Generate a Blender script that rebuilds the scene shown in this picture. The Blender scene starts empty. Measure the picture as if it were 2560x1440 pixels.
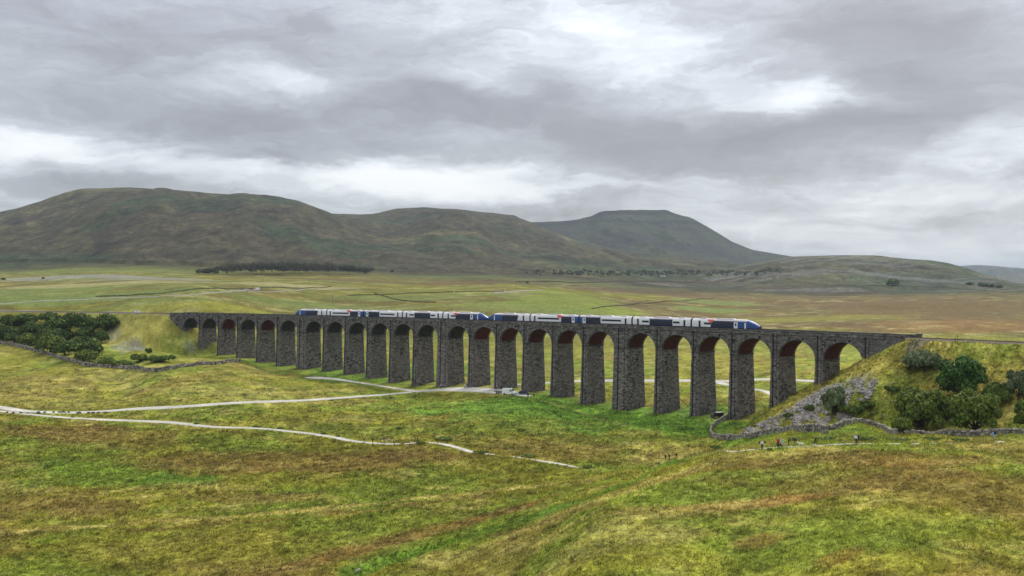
import bpy, bmesh, math, random
import numpy as np
from mathutils import Vector, Matrix
random.seed(7)
rng = np.random.default_rng(7)
SC = bpy.context.scene
COL = SC.collection
R = math.radians

# ------------------------------------------------------------------ camera
CAMZ = 50.0
F, UC, VH = 2200.0, 1280.0, 723.3          # focal length and horizon in pixels of a 2560 wide frame
cam_d = bpy.data.cameras.new('camera')
cam = bpy.data.objects.new('camera', cam_d); COL.objects.link(cam)
cam.location = (0, 0, CAMZ)
cam_d.sensor_width = 36.0
cam_d.lens = 36.0 * F / 2560.0
cam.rotation_euler = (R(90) + math.atan((VH - 720.0) / F), 0, 0)
cam_d.clip_start = 0.5
cam_d.clip_end = 60000
SC.camera = cam

# ------------------------------------------------------------------ render / exposure
SC.render.engine = 'CYCLES'
SC.view_settings.view_transform = 'Standard'
SC.view_settings.look = 'None'
SC.view_settings.exposure = 0.85
SC.view_settings.gamma = 1.0
SC.view_settings.use_curve_mapping = False
SC.cycles.volume_bounces = 0
SC.cycles.max_bounces = 5
SC.cycles.diffuse_bounces = 3

# ------------------------------------------------------------------ world: overcast sky
SUN_EL, SUN_AZ = 46.0, 28.0                # sun beyond the viaduct, a little to the right
W = bpy.data.worlds.new('World'); SC.world = W
W.use_nodes = True
wt = W.node_tree
for n in list(wt.nodes): wt.nodes.remove(n)

class NT:
    """tiny node writer"""
    def __init__(s, tree): s.t = tree
    def n(s, kind, **kw):
        nd = s.t.nodes.new(kind)
        for k, v in kw.items(): setattr(nd, k, v)
        return nd
    def put(s, sock, v):
        if hasattr(v, 'is_output'): s.t.links.new(v, sock)
        elif v is not None: sock.default_value = v
    def m(s, op, a, b=None, c=None, clamp=False):
        nd = s.n('ShaderNodeMath', operation=op, use_clamp=clamp)
        for i, v in enumerate((a, b, c)):
            if v is not None: s.put(nd.inputs[i], v)
        return nd.outputs[0]
    def vm(s, op, a, b=None):
        nd = s.n('ShaderNodeVectorMath', operation=op)
        s.put(nd.inputs[0], a)
        if b is not None: s.put(nd.inputs[1], b)
        return nd.outputs[0]
    def comb(s, x, y, z):
        nd = s.n('ShaderNodeCombineXYZ')
        for i, v in enumerate((x, y, z)): s.put(nd.inputs[i], v)
        return nd.outputs[0]
    def noise(s, vec, scale, detail=4, rough=.55, dist=0.0):
        nd = s.n('ShaderNodeTexNoise')
        if vec is not None: s.put(nd.inputs['Vector'], vec)
        nd.inputs['Scale'].default_value = scale
        nd.inputs['Detail'].default_value = detail
        nd.inputs['Roughness'].default_value = rough
        nd.inputs['Distortion'].default_value = dist
        return nd.outputs['Fac']
    def ramp(s, fac, stops, interp='LINEAR'):
        nd = s.n('ShaderNodeValToRGB'); cr = nd.color_ramp; cr.interpolation = interp
        while len(cr.elements) < len(stops): cr.elements.new(0.5)
        for e, (p, c) in zip(cr.elements, stops):
            e.position = p; e.color = (c[0], c[1], c[2], 1) if not isinstance(c, (int, float)) else (c, c, c, 1)
        s.put(nd.inputs[0], fac)
        return nd.outputs[0]
    def mix(s, fac, a, b, blend='MIX'):
        nd = s.n('ShaderNodeMix', data_type='RGBA', blend_type=blend)
        s.put(nd.inputs[0], fac)
        for i, v in ((6, a), (7, b)):
            if isinstance(v, tuple): v = (v[0], v[1], v[2], 1)
            s.put(nd.inputs[i], v)
        return nd.outputs[2]
    def maprange(s, v, a, b, c, d):
        nd = s.n('ShaderNodeMapRange')
        s.put(nd.inputs[0], v)
        for i, q in enumerate((a, b, c, d)): nd.inputs[i + 1].default_value = q
        return nd.outputs[0]

w_ = NT(wt)
dirv = w_.n('ShaderNodeTexCoord').outputs['Generated']
sx = w_.n('ShaderNodeSeparateXYZ'); w_.put(sx.inputs[0], dirv)
dx, dy, dz = sx.outputs
az = w_.m('ARCTAN2', dx, dy)
el = w_.m('ARCSINE', dz)
zc = w_.m('ADD', w_.m('MAXIMUM', dz, 0.0), 0.07)
plane = w_.comb(w_.m('DIVIDE', dx, zc), w_.m('DIVIDE', dy, zc), 0.0)
# slow warp so that cloud edges wander
warp1 = w_.noise(w_.comb(w_.m('MULTIPLY', az, 5.0), w_.m('MULTIPLY', el, 13.0), 3.1), 1.3, 5, .6)
warp2 = w_.noise(w_.comb(w_.m('MULTIPLY', az, 5.0), w_.m('MULTIPLY', el, 13.0), 9.7), 1.3, 5, .6)
azw = w_.m('ADD', az, w_.m('MULTIPLY', w_.m('SUBTRACT', warp1, .5), .20))
elw = w_.m('ADD', el, w_.m('MULTIPLY', w_.m('SUBTRACT', warp2, .5), .085))
big = w_.noise(w_.vm('MULTIPLY', plane, (.55, .8, 1)), 1.0, 6, .55, .4)
fine = w_.noise(w_.comb(w_.m('MULTIPLY', azw, 9.0), w_.m('MULTIPLY', elw, 30.0), 1.7), 1.0, 9, .62, .5)
val = w_.m('ADD', .50, w_.m('MULTIPLY', w_.m('SUBTRACT', big, .5), .55))
val = w_.m('ADD', val, w_.m('MULTIPLY', w_.m('SUBTRACT', fine, .5), .66))
def sky_ang(u, v):
    return math.atan((u - UC) / F), math.atan((VH - v) / F / math.hypot(1, (u - UC) / F))
CLOUDS = [  # u, v, half-width, half-height, weight: the cloud bank as it hung that day
    (700, 190, 120, 40, .22), (1560, 135, 200, 66, .23), (1780, 190, 150, 48, .11), (1430, 70, 130, 60, .10), (40, 345, 170, 28, .44),
    (230, 392, 240, 26, .22), (960, 445, 280, 34, .46), (1010, 495, 230, 34, .34), (1180, 425, 140, 40, .25), (2010, 245, 90, 30, .34),
    (1950, 590, 400, 46, .28), (2300, 490, 280, 34, .24), (2480, 340, 130, 36, .16), (1230, 340, 120, 18, .12), (60, 500, 120, 18, .2),
    (1500, 470, 200, 16, .18), (2350, 620, 220, 22, .20), (1120, 90, 120, 60, .08),
    (720, 90, 420, 60, -.20), (560, 305, 240, 46, -.30), (1250, 275, 330, 50, -.32), (1650, 375, 380, 52, -.28), (2200, 330, 200, 50, -.16),
    (2430, 190, 170, 90, -.22), (2060, 130, 230, 60, -.14), (1900, 330, 260, 40, -.10), (2180, 70, 260, 46, -.18), (120, 130, 240, 80, -.12), (650, 402, 130, 16, -.26), (1350, 522, 190, 20, -.2),
    (2250, 545, 260, 15, -.12), (130, 440, 240, 22, -.12), (450, 480, 260, 16, -.06)]
for (u, v, hw, hh, wgt) in CLOUDS:
    a0, e0 = sky_ang(u, v)
    qa = w_.m('DIVIDE', w_.m('SUBTRACT', azw, a0), hw / F)
    qe = w_.m('DIVIDE', w_.m('SUBTRACT', elw, e0), hh / F)
    r2 = w_.m('ADD', w_.m('MULTIPLY', qa, qa), w_.m('MULTIPLY', qe, qe))
    g = w_.m('EXPONENT', w_.m('MULTIPLY', r2, -.7))
    val = w_.m('MULTIPLY_ADD', g, wgt, val)
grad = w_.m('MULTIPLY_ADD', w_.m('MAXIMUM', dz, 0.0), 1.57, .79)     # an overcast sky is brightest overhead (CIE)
cloud = w_.ramp(val, [(0.0, (.23, .23, .255)), (.28, (.320, .325, .355)), (.49, (.455, .475, .515)), (.65, (.645, .685, .735)), (.83, (.87, .905, .935)), (1.0, (.97, .985, 1.0))])
nish = w_.n('ShaderNodeTexSky', sky_type='NISHITA')
nish.sun_disc = False
nish.sun_elevation = R(SUN_EL); nish.sun_rotation = R(SUN_AZ)
nish.air_density = 1.2; nish.dust_density = 2.0
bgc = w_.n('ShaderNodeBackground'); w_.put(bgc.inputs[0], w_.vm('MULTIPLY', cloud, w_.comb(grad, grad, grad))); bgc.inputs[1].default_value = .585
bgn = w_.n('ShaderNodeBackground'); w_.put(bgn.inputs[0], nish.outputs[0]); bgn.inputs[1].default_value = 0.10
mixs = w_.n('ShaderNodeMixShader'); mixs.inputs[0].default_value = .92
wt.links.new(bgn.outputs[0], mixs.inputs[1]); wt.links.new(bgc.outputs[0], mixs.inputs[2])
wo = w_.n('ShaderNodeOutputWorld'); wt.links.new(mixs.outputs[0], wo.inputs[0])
W.cycles.sampling_method = 'MANUAL'; W.cycles.sample_map_resolution = 512

sun_d = bpy.data.lights.new('sun', 'SUN')
sun_d.energy = 1.5; sun_d.angle = R(20); sun_d.color = (1.0, .95, .86)
sun = bpy.data.objects.new('sun', sun_d); COL.objects.link(sun)
sa, se = R(SUN_AZ), R(SUN_EL)
to_sun = Vector((math.sin(sa) * math.cos(se), math.cos(sa) * math.cos(se), math.sin(se)))
sun.rotation_euler = (-to_sun).to_track_quat('-Z', 'Y').to_euler()

# ------------------------------------------------------------------ helpers: objects
def tag(o, label=None, cat=None, group=None, kind=None):
    if label: o['label'] = label
    if cat: o['category'] = cat
    if group: o['group'] = group
    if kind: o['kind'] = kind
    return o
def empty(name, loc, rz=0.0):
    o = bpy.data.objects.new(name, None); COL.objects.link(o)
    o.location = loc; o.rotation_euler = (0, 0, rz); o.empty_display_size = .5
    return o
def link(name, me, parent=None, loc=None, rz=None):
    o = bpy.data.objects.new(name, me); COL.objects.link(o)
    if parent: o.parent = parent
    if loc is not None: o.location = loc
    if rz is not None: o.rotation_euler = (0, 0, rz)
    return o
def copy_tree(o, parent=None):
    c = o.copy(); COL.objects.link(c)
    c.parent = parent
    for ch in o.children: copy_tree(ch, c)
    return c
def mesh_np(name, V, FA, mats=(), col=None, midx=None, smooth=False, uv=None):
    """mesh from numpy arrays; FA (M,k); col per vertex (N,3); uv per loop (M*k,2)"""
    V = np.asarray(V, np.float32); FA = np.asarray(FA, np.int32)
    me = bpy.data.meshes.new(name)
    M, k = FA.shape
    me.vertices.add(len(V)); me.vertices.foreach_set('co', V.ravel())
    me.loops.add(M * k); me.loops.foreach_set('vertex_index', FA.ravel())
    me.polygons.add(M)
    me.polygons.foreach_set('loop_start', np.arange(0, M * k, k, dtype=np.int32))
    me.polygons.foreach_set('loop_total', np.full(M, k, np.int32))
    if midx is not None: me.polygons.foreach_set('material_index', np.asarray(midx, np.int32))
    me.polygons.foreach_set('use_smooth', np.full(M, smooth, bool))
    if col is not None:
        a = me.color_attributes.new('Col', 'FLOAT_COLOR', 'POINT')
        c4 = np.ones((len(V), 4), np.float32); c4[:, :3] = col
        a.data.foreach_set('color', c4.ravel())
    if uv is not None:
        l = me.uv_layers.new(name='UVMap'); l.data.foreach_set('uv', np.asarray(uv, np.float32).ravel())
    me.update(calc_edges=True); me.validate()
    for m in (mats if isinstance(mats, (list, tuple)) else [mats]): me.materials.append(m)
    return me
class MB:
    """collects boxes, prisms and tubes into one mesh (quads / ngons), with box UVs"""
    def __init__(s): s.v = []; s.f = []; s.mi = []
    def quad(s, a, b, c, d, mi=0):
        i = len(s.v); s.v += [a, b, c, d]; s.f.append((i, i + 1, i + 2, i + 3)); s.mi.append(mi)
    def box(s, c, size, rz=0.0, mi=0, mat=None, taper=1.0):
        hx, hy, hz = [q / 2 for q in size]
        ca, sa_ = math.cos(rz), math.sin(rz)
        i = len(s.v)
        for (x, y, z) in ((-1, -1, -1), (1, -1, -1), (1, 1, -1), (-1, 1, -1), (-1, -1, 1), (1, -1, 1), (1, 1, 1), (-1, 1, 1)):
            k = taper if z > 0 else 1.0
            px, py = x * hx * k, y * hy * k
            s.v.append((c[0] + px * ca - py * sa_, c[1] + px * sa_ + py * ca, c[2] + z * hz))
        for q in ((0, 3, 2, 1), (4, 5, 6, 7), (0, 1, 5, 4), (1, 2, 6, 5), (2, 3, 7, 6), (3, 0, 4, 7)):
            s.f.append(tuple(i + j for j in q)); s.mi.append(mi)
    def tube(s, pts, rad, n=6, mi=0, cap=True):
        pts = [Vector(p) for p in pts]
        if not hasattr(rad, '__len__'): rad = [rad] * len(pts)
        i0 = len(s.v)
        for j, p in enumerate(pts):
            d = (pts[min(j + 1, len(pts) - 1)] - pts[max(j - 1, 0)]).normalized()
            ax = d.orthogonal().normalized() if abs(d.z) < .9 else Vector((1, 0, 0)).cross(d).normalized()
            ay = d.cross(ax)
            for q in range(n):
                a = 2 * math.pi * q / n
                s.v.append(tuple(p + (ax * math.cos(a) + ay * math.sin(a)) * rad[j]))
        for j in range(len(pts) - 1):
            for q in range(n):
                a, b = i0 + j * n + q, i0 + j * n + (q + 1) % n
                s.f.append((a, b, b + n, a + n)); s.mi.append(mi)
        if cap:
            s.f.append(tuple(i0 + q for q in range(n))[::-1]); s.mi.append(mi)
            k = i0 + (len(pts) - 1) * n
            s.f.append(tuple(k + q for q in range(n))); s.mi.append(mi)
    def loft(s, rings, closed=True, mi=None, cap=True):
        """rings: equal-length lists of points; mi(j, q) gives a material"""
        i0 = len(s.v); n = len(rings[0])
        for r in rings: s.v += [tuple(p) for p in r]
        for j in range(len(rings) - 1):
            for q in range(n if closed else n - 1):
                a, b = i0 + j * n + q, i0 + j * n + (q + 1) % n
                s.f.append((a, b, b + n, a + n)); s.mi.append(mi(j, q) if mi else 0)
        if cap:
            s.f.append(tuple(i0 + q for q in range(n))[::-1]); s.mi.append(mi(0, 0) if mi else 0)
            k = i0 + (len(rings) - 1) * n
            s.f.append(tuple(k + q for q in range(n))); s.mi.append(mi(len(rings) - 2, 0) if mi else 0)
    def mesh(s, name, mats, smooth=False):
        me = bpy.data.meshes.new(name)
        me.from_pydata(s.v, [], s.f)
        for m in (mats if isinstance(mats, (list, tuple)) else [mats]): me.materials.append(m)
        me.polygons.foreach_set('material_index', s.mi)
        me.polygons.foreach_set('use_smooth', [smooth] * len(s.f))
        me.update()
        return me
    def build(s, name, mats, parent=None, loc=None, rz=None, smooth=False):
        return link(name, s.mesh(name, mats, smooth), parent, loc, rz)

# ------------------------------------------------------------------ helpers: materials
def new_mat(name):
    m = bpy.data.materials.new(name); m.use_nodes = True
    t = m.node_tree
    for n in list(t.nodes): t.nodes.remove(n)
    k = NT(t)
    b = k.n('ShaderNodeBsdfPrincipled'); o = k.n('ShaderNodeOutputMaterial')
    t.links.new(b.outputs[0], o.inputs[0])
    b.inputs['Specular IOR Level'].default_value = .25
    return m, k, b
def simple(name, col, rough=.6, var=.12, scale=3.0, metal=0.0, spec=.3, bump=0.0):
    m, k, b = new_mat(name)
    pos = k.n('ShaderNodeTexCoord').outputs['Object']
    nz = k.noise(pos, scale, 4, .6)
    c = k.mix(k.maprange(nz, .3, .7, 0, 1), tuple(q * (1 - var) for q in col), tuple(min(1, q * (1 + var)) for q in col))
    k.put(b.inputs['Base Color'], c)
    b.inputs['Roughness'].default_value = rough; b.inputs['Metallic'].default_value = metal
    b.inputs['Specular IOR Level'].default_value = spec
    if bump:
        bn = k.n('ShaderNodeBump'); bn.inputs['Strength'].default_value = bump; bn.inputs['Distance'].default_value = .05
        k.put(bn.inputs['Height'], k.noise(pos, scale * 4, 4, .6)); k.put(b.inputs['Normal'], bn.outputs[0])
    return m
def attr_mat(name, scales, amp=.5, rough=.9, bump=None, transl=0.0):
    """colour from the per-vertex cover colour, broken up by noise in world space"""
    m, k, b = new_mat(name)
    at = k.n('ShaderNodeAttribute', attribute_name='Col').outputs['Color']
    pos = k.n('ShaderNodeNewGeometry').outputs['Position']
    c = at
    for (sc, a, asp) in scales:
        nz = k.noise(k.vm('MULTIPLY', pos, (1, asp, 1)), sc, 5, .62)
        f = k.maprange(nz, .28, .72, 1 - a, 1 + a)
        c = k.mix(1.0, c, k.comb(f, f, f), 'MULTIPLY')
    k.put(b.inputs['Base Color'], c)
    b.inputs['Roughness'].default_value = rough
    b.inputs['Specular IOR Level'].default_value = .08
    if bump:
        bn = k.n('ShaderNodeBump'); bn.inputs['Strength'].default_value = bump[1]; bn.inputs['Distance'].default_value = bump[2]
        k.put(bn.inputs['Height'], k.noise(pos, bump[0], 5, .65)); k.put(b.inputs['Normal'], bn.outputs[0])
    return m
def stone_mat(name, dark, mid, light, sx_=1.0, sz_=1.0, streak=0.0, bump=.6):
    """coursed rubble: blocks from a brick pattern on UVs in metres"""
    m, k, b = new_mat(name)
    uv = k.n('ShaderNodeUVMap').outputs[0]
    wob = k.noise(uv, .9, 3, .5)
    uvw = k.vm('ADD', uv, k.comb(k.m('MULTIPLY', k.m('SUBTRACT', wob, .5), .25), k.m('MULTIPLY', k.m('SUBTRACT', k.noise(uv, .45, 3, .5), .5), .30), 0))
    br = k.n('ShaderNodeTexBrick'); k.put(br.inputs['Vector'], uvw)
    br.offset_frequency = 2; br.squash = 1.0
    br.inputs['Scale'].default_value = 1.0
    br.inputs['Brick Width'].default_value = 1.3 * sx_; br.inputs['Row Height'].default_value = .54 * sz_
    br.inputs['Mortar Size'].default_value = .035; br.inputs['Mortar Smooth'].default_value = .3; br.inputs['Bias'].default_value = 0
    br.inputs['Color1'].default_value = (.2, .2, .2, 1); br.inputs['Color2'].default_value = (.8, .8, .8, 1); br.inputs['Mortar'].default_value = (0, 0, 0, 1)
    n1 = k.noise(k.vm('MULTIPLY', uv, (.9, 2.1, 1)), 1.3, 5, .68)
    n2 = k.noise(k.vm('MULTIPLY', uv, (1, .25, 1)), .35, 4, .6)
    f = k.m('ADD', k.m('MULTIPLY', br.outputs['Color'], .62), k.m('MULTIPLY', n1, 1.15))
    f = k.m('SUBTRACT', f, .33)
    f = k.m('ADD', f, k.m('MULTIPLY', k.m('SUBTRACT', n2, .5), .45))
    c = k.ramp(f, [(.30, dark), (.48, mid), (.62, tuple(q * 1.35 for q in mid)), (.85, light)])
    if streak:
        st = k.noise(k.vm('MULTIPLY', uv, (2.2, .12, 1)), 1.0, 4, .6)
        c = k.mix(k.maprange(st, .58, .70, 0, streak), c, light)
    pit = k.noise(k.vm('MULTIPLY', uv, (.5, 1.7, 1)), .85, 3, .6)
    c = k.mix(k.maprange(pit, .34, .46, .95, 0), c, tuple(q * .7 for q in dark))
    c = k.mix(k.maprange(k.noise(uv, .11, 3, .6), .42, .66, 0, .5), c, tuple(min(1, q * 1.25) for q in mid))
    c = k.mix(br.outputs['Fac'], c, tuple(q * .45 for q in dark))
    k.put(b.inputs['Base Color'], c); b.inputs['Roughness'].default_value = .92
    b.inputs['Specular IOR Level'].default_value = .1
    bn = k.n('ShaderNodeBump'); bn.inputs['Strength'].default_value = bump; bn.inputs['Distance'].default_value = .15
    k.put(bn.inputs['Height'], k.m('ADD', k.m('MULTIPLY', br.outputs['Fac'], -.6), n1)); k.put(b.inputs['Normal'], bn.outputs[0])
    return m
def leaf_mat(name, tint, transl=0.0):
    m, k, b = new_mat(name)
    at = k.n('ShaderNodeAttribute', attribute_name='Col').outputs['Color']
    k.put(b.inputs['Base Color'], k.mix(1.0, at, tint, 'MULTIPLY'))
    b.inputs['Roughness'].default_value = .7; b.inputs['Specular IOR Level'].default_value = .12
    if transl:
        tr = k.n('ShaderNodeBsdfTranslucent'); t2 = k.mix(1.0, at, tint, 'MULTIPLY'); k.put(tr.inputs[0], t2)
        mx = k.n('ShaderNodeMixShader'); mx.inputs[0].default_value = transl
        out = [n for n in m.node_tree.nodes if n.type == 'OUTPUT_MATERIAL'][0]
        m.node_tree.links.new(b.outputs[0], mx.inputs[1]); m.node_tree.links.new(tr.outputs[0], mx.inputs[2]); m.node_tree.links.new(mx.outputs[0], out.inputs[0])
    return m

# ------------------------------------------------------------------ helpers: noise
def _hash(ix, iy, seed):
    h = (ix.astype(np.int64) * 374761393 + iy.astype(np.int64) * 668265263 + seed * 1442695041) & 0xffffffff
    h = ((h ^ (h >> 13)) * 1274126177) & 0xffffffff
    return ((h ^ (h >> 16)) & 0xffff) / 65535.0
def vnoise(x, y, seed):
    ix, iy = np.floor(x), np.floor(y); fx, fy = x - ix, y - iy
    fx = fx * fx * fx * (fx * (fx * 6 - 15) + 10); fy = fy * fy * fy * (fy * (fy * 6 - 15) + 10)
    a, b = _hash(ix, iy, seed), _hash(ix + 1, iy, seed)
    c, d = _hash(ix, iy + 1, seed), _hash(ix + 1, iy + 1, seed)
    return (a * (1 - fx) + b * fx) * (1 - fy) + (c * (1 - fx) + d * fx) * fy
def fbm(x, y, seed, octv=4, rough=.5):
    o = np.zeros_like(x, dtype=float); a, tot = 1.0, 0.0
    for i in range(octv):
        c, s_ = math.cos(i * 1.1 + seed), math.sin(i * 1.1 + seed)
        o += a * vnoise((x * c - y * s_) * 2 ** i + 17.3 * i, (x * s_ + y * c) * 2 ** i + 5.7 * i, seed + i * 31); tot += a; a *= rough
    return o / tot            # 0..1, centred .5
def sstep(a, b, x):
    q = np.clip((x - a) / (b - a), 0, 1); return q * q * (3 - 2 * q)

# ------------------------------------------------------------------ the line of the railway (an arc in plan)
X0, Y0, TH, KA, S12 = -31.37, 397.22, -.685165, -8.94376e-4, 192.1
ACX, ACY = X0 - math.sin(TH) / KA, Y0 + math.cos(TH) / KA
def arc(s, off=0.0):
    a = TH + KA * (s - S12)
    q = 1 / KA - off
    return ACX + math.sin(a) * q, ACY - math.cos(a) * q
def arc_ang(s): return TH + KA * (s - S12)
def arc_inv(x, y):
    px, py = (x - ACX) * KA, (y - ACY) * KA
    a = np.arctan2(px, -py)
    return S12 + (a - TH) / KA, np.hypot(x - ACX, y - ACY) - abs(1 / KA)
PO, PK, SPAN = 1.83, 5.5, 13.72
HALF = [PK / 2 if i in (6, 12, 18) else PO / 2 for i in range(25)]
PS = [0.0]
for i in range(1, 25): PS.append(PS[-1] + HALF[i - 1] + SPAN + HALF[i])
VW = 10.4                                   # width of the viaduct
TOPZ = CAMZ - 13.47                         # top of parapet
SPRZ = TOPZ - 8.76                          # springing level
RAILZ = TOPZ - .55
TRK = 4.7                                   # track centre, metres in from the near face
def solve_s(u, off):
    lo, hi = -200.0, 500.0
    for _ in range(60):
        m = (lo + hi) / 2; x, y = arc(m, off)
        if UC + F * x / y < u: lo = m
        else: hi = m
    return lo
EMB_R, EMB_L = 398.0, -17.0

# ------------------------------------------------------------------ terrain height
BASEZ = {1: -36.6, 2: -36.6, 3: -37.4, 4: -39.2, 5: -40.6, 6: -41.2, 7: -41.4, 8: -42.0, 9: -43.0, 10: -44.2, 11: -44.6, 12: -43.8, 13: -42.9,
         14: -42.5, 15: -42.5, 16: -43.2, 17: -44.9, 18: -45.4, 19: -45.1, 20: -44.4, 21: -43.9, 22: -43.6, 23: -43.0, 24: -42}
CP = []                                     # t = X/Y, Y, z relative to the camera
for i, z in BASEZ.items():
    x, y = arc(PS[i], 0); CP.append((x / y, y, z))
def cp(*rows):
    for (u, d, z) in rows: CP.append(((u - UC) / F, d, z))
cp((-900, 132, -43), (0, 132, -43.2), (450, 134, -42.8), (900, 128, -41.7), (1280, 112, -36.6), (1800, 95, -31), (2560, 85, -27.7), (3400, 90, -27),
   (-900, 40, -40), (400, 60, -40), (1280, 60, -33), (2300, 50, -25.5), (3400, 45, -25), (1280, 12, -31), (2560, 12, -25), (0, 12, -38),
   (-900, 220, -44.5), (0, 200, -45), (640, 180, -44.6), (1100, 175, -43.2), (1250, 150, -40.2), (1600, 207, -43.2), (1750, 236, -44.3), (1500, 118, -31.0),
   (1800, 135, -29.4), (2200, 125, -27.2), (1450, 150, -36), (1660, 178, -36.4), (2480, 155, -27.1), (2200, 157, -27.8), (1945, 160, -28.9),
   (1800, 166, -30.9), (3400, 150, -26), (2140, 196, -30.3), (2300, 192, -32.4), (2396, 203, -33.4), (2560, 190, -31.3), (3000, 180, -29), (2000, 235, -38),
   (1900, 250, -41.6), (1790, 268, -45.4), (1780, 240, -44.2), (1600, 270, -45.2), (1280, 300, -44.0), (1250, 325, -43.0), (1000, 258, -44.3), (640, 290, -44.4),
   (0, 318, -43), (0, 258, -44.2), (0, 400, -40.6), (300, 395, -42), (-500, 400, -38), (-900, 600, -20),
   (0, 535, -30.9), (110, 490, -34.6), (220, 430, -36.9), (370, 405, -37.4), (590, 440, -36.8), (-500, 560, -26),
   (1440, 400, -41.8), (1800, 400, -41.5), (2040, 395, -41.4), (2400, 400, -41), (2900, 380, -38), (1300, 400, -42.8), (1925, 350, -41.8),
   (1750, 455, -37), (1750, 560, -32.8), (1950, 540, -33.8), (2100, 450, -37), (1750, 640, -31.1), (1750, 730, -28.7), (1750, 830, -25.3), (1750, 1020, -17.5),
   (1750, 1250, -10.5), (1750, 1500, -3), (1750, 1800, 6), (1750, 2200, 16), (2500, 560, -32.5), (2500, 800, -27), (2500, 1250, -12), (2500, 1800, -1), (2500, 2600, 2),
   (3300, 800, -28), (3300, 1800, -6), (3300, 3000, -5),
   (1100, 500, -36), (1100, 560, -30), (1100, 630, -22), (1100, 690, -14.9), (1100, 790, -8), (1100, 1000, 1.2), (1100, 1300, 13), (1100, 1700, 32),
   (500, 545, -30), (500, 600, -13.2), (500, 640, -6.8), (500, 672, -1.6), (500, 950, 8), (500, 1200, 18), (500, 1600, 42), (500, 1900, 66),
   (0, 650, -12.6), (0, 720, -4.2), (0, 1050, 11), (0, 1500, 36), (0, 1900, 66), (-900, 800, -2), (-900, 1500, 40), (-900, 2000, 70),
   (1500, 620, -27), (1450, 800, -13), (1450, 1000, -7), (1450, 1600, 18), (1450, 2200, 44),
   (-900, 5000, 80), (500, 5000, 80), (1800, 5000, 40), (3300, 5000, 0), (-900, 16000, 60), (1280, 16000, 20), (3300, 16000, -20))
CP = np.array(CP)
def _pq(t, d): return np.stack([t * 3.0, np.log(d)], -1)
def _tps(r2): return np.where(r2 > 1e-12, .5 * r2 * np.log(np.maximum(r2, 1e-12)), 0.0)
_P = _pq(CP[:, 0], CP[:, 1]); _n = len(_P)
_g = CP[:, 2] / (CP[:, 1] + 60)
_A = np.zeros((_n + 3, _n + 3))
_A[:_n, :_n] = _tps(((_P[:, None] - _P[None]) ** 2).sum(-1)) + np.eye(_n) * 2e-4
_A[:_n, _n] = 1; _A[:_n, _n + 1:] = _P; _A[_n, :_n] = 1; _A[_n + 1:, :_n] = _P.T
_w = np.linalg.solve(_A, np.concatenate([_g, np.zeros(3)]))
def base_z(t, d):
    q = _pq(t, d); o = _w[_n] + q @ _w[_n + 1:]
    for i in range(_n):
        o = o + _w[i] * _tps((q[..., 0] - _P[i, 0]) ** 2 + (q[..., 1] - _P[i, 1]) ** 2)
    return o * (d + 60)
# far hills: skyline in pixels, distance of the crest, distance of the foot
HILLS = [
    ('hill', 3000, 1650, 0, [(-1000, 660), (-400, 610), (0, 533), (60, 518), (120, 497), (165, 482), (205, 474), (310, 470), (440, 478), (570, 486), (640, 490), (700, 496),
                             (750, 508), (800, 523), (860, 545), (950, 585), (1100, 630), (1300, 672), (1500, 740)]),
    ('hill', 3700, 1850, 0, [(300, 640), (600, 580), (780, 548), (870, 538), (930, 535), (990, 525), (1060, 520), (1140, 524), (1210, 533), (1285, 541), (1305, 552),
                             (1360, 572), (1440, 601), (1560, 628), (1700, 650), (1850, 672), (2000, 720)]),
    ('mountain', 4600, 2700, 1, [(1000, 600), (1250, 558), (1310, 556), (1395, 553), (1440, 549), (1478, 540), (1498, 530), (1512, 527), (1560, 524.5), (1668, 524), (1676, 529),
                                 (1700, 537), (1726, 543), (1770, 567), (1830, 604), (1880, 624), (1980, 641), (2100, 665), (2300, 720)]),
    ('ridge', 2900, 1700, 2, [(1500, 722), (1700, 690), (1900, 655), (1980, 641), (2080, 638), (2180, 638), (2280, 648), (2330, 651), (2370, 658), (2430, 676), (2500, 698),
                              (2560, 718), (2640, 745), (2800, 800)]),
    ('hill', 9500, 6000, 3, [(1900, 760), (2250, 700), (2340, 675), (2400, 664), (2450, 662), (2500, 665), (2560, 671), (2700, 676), (3400, 700)])]
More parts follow.
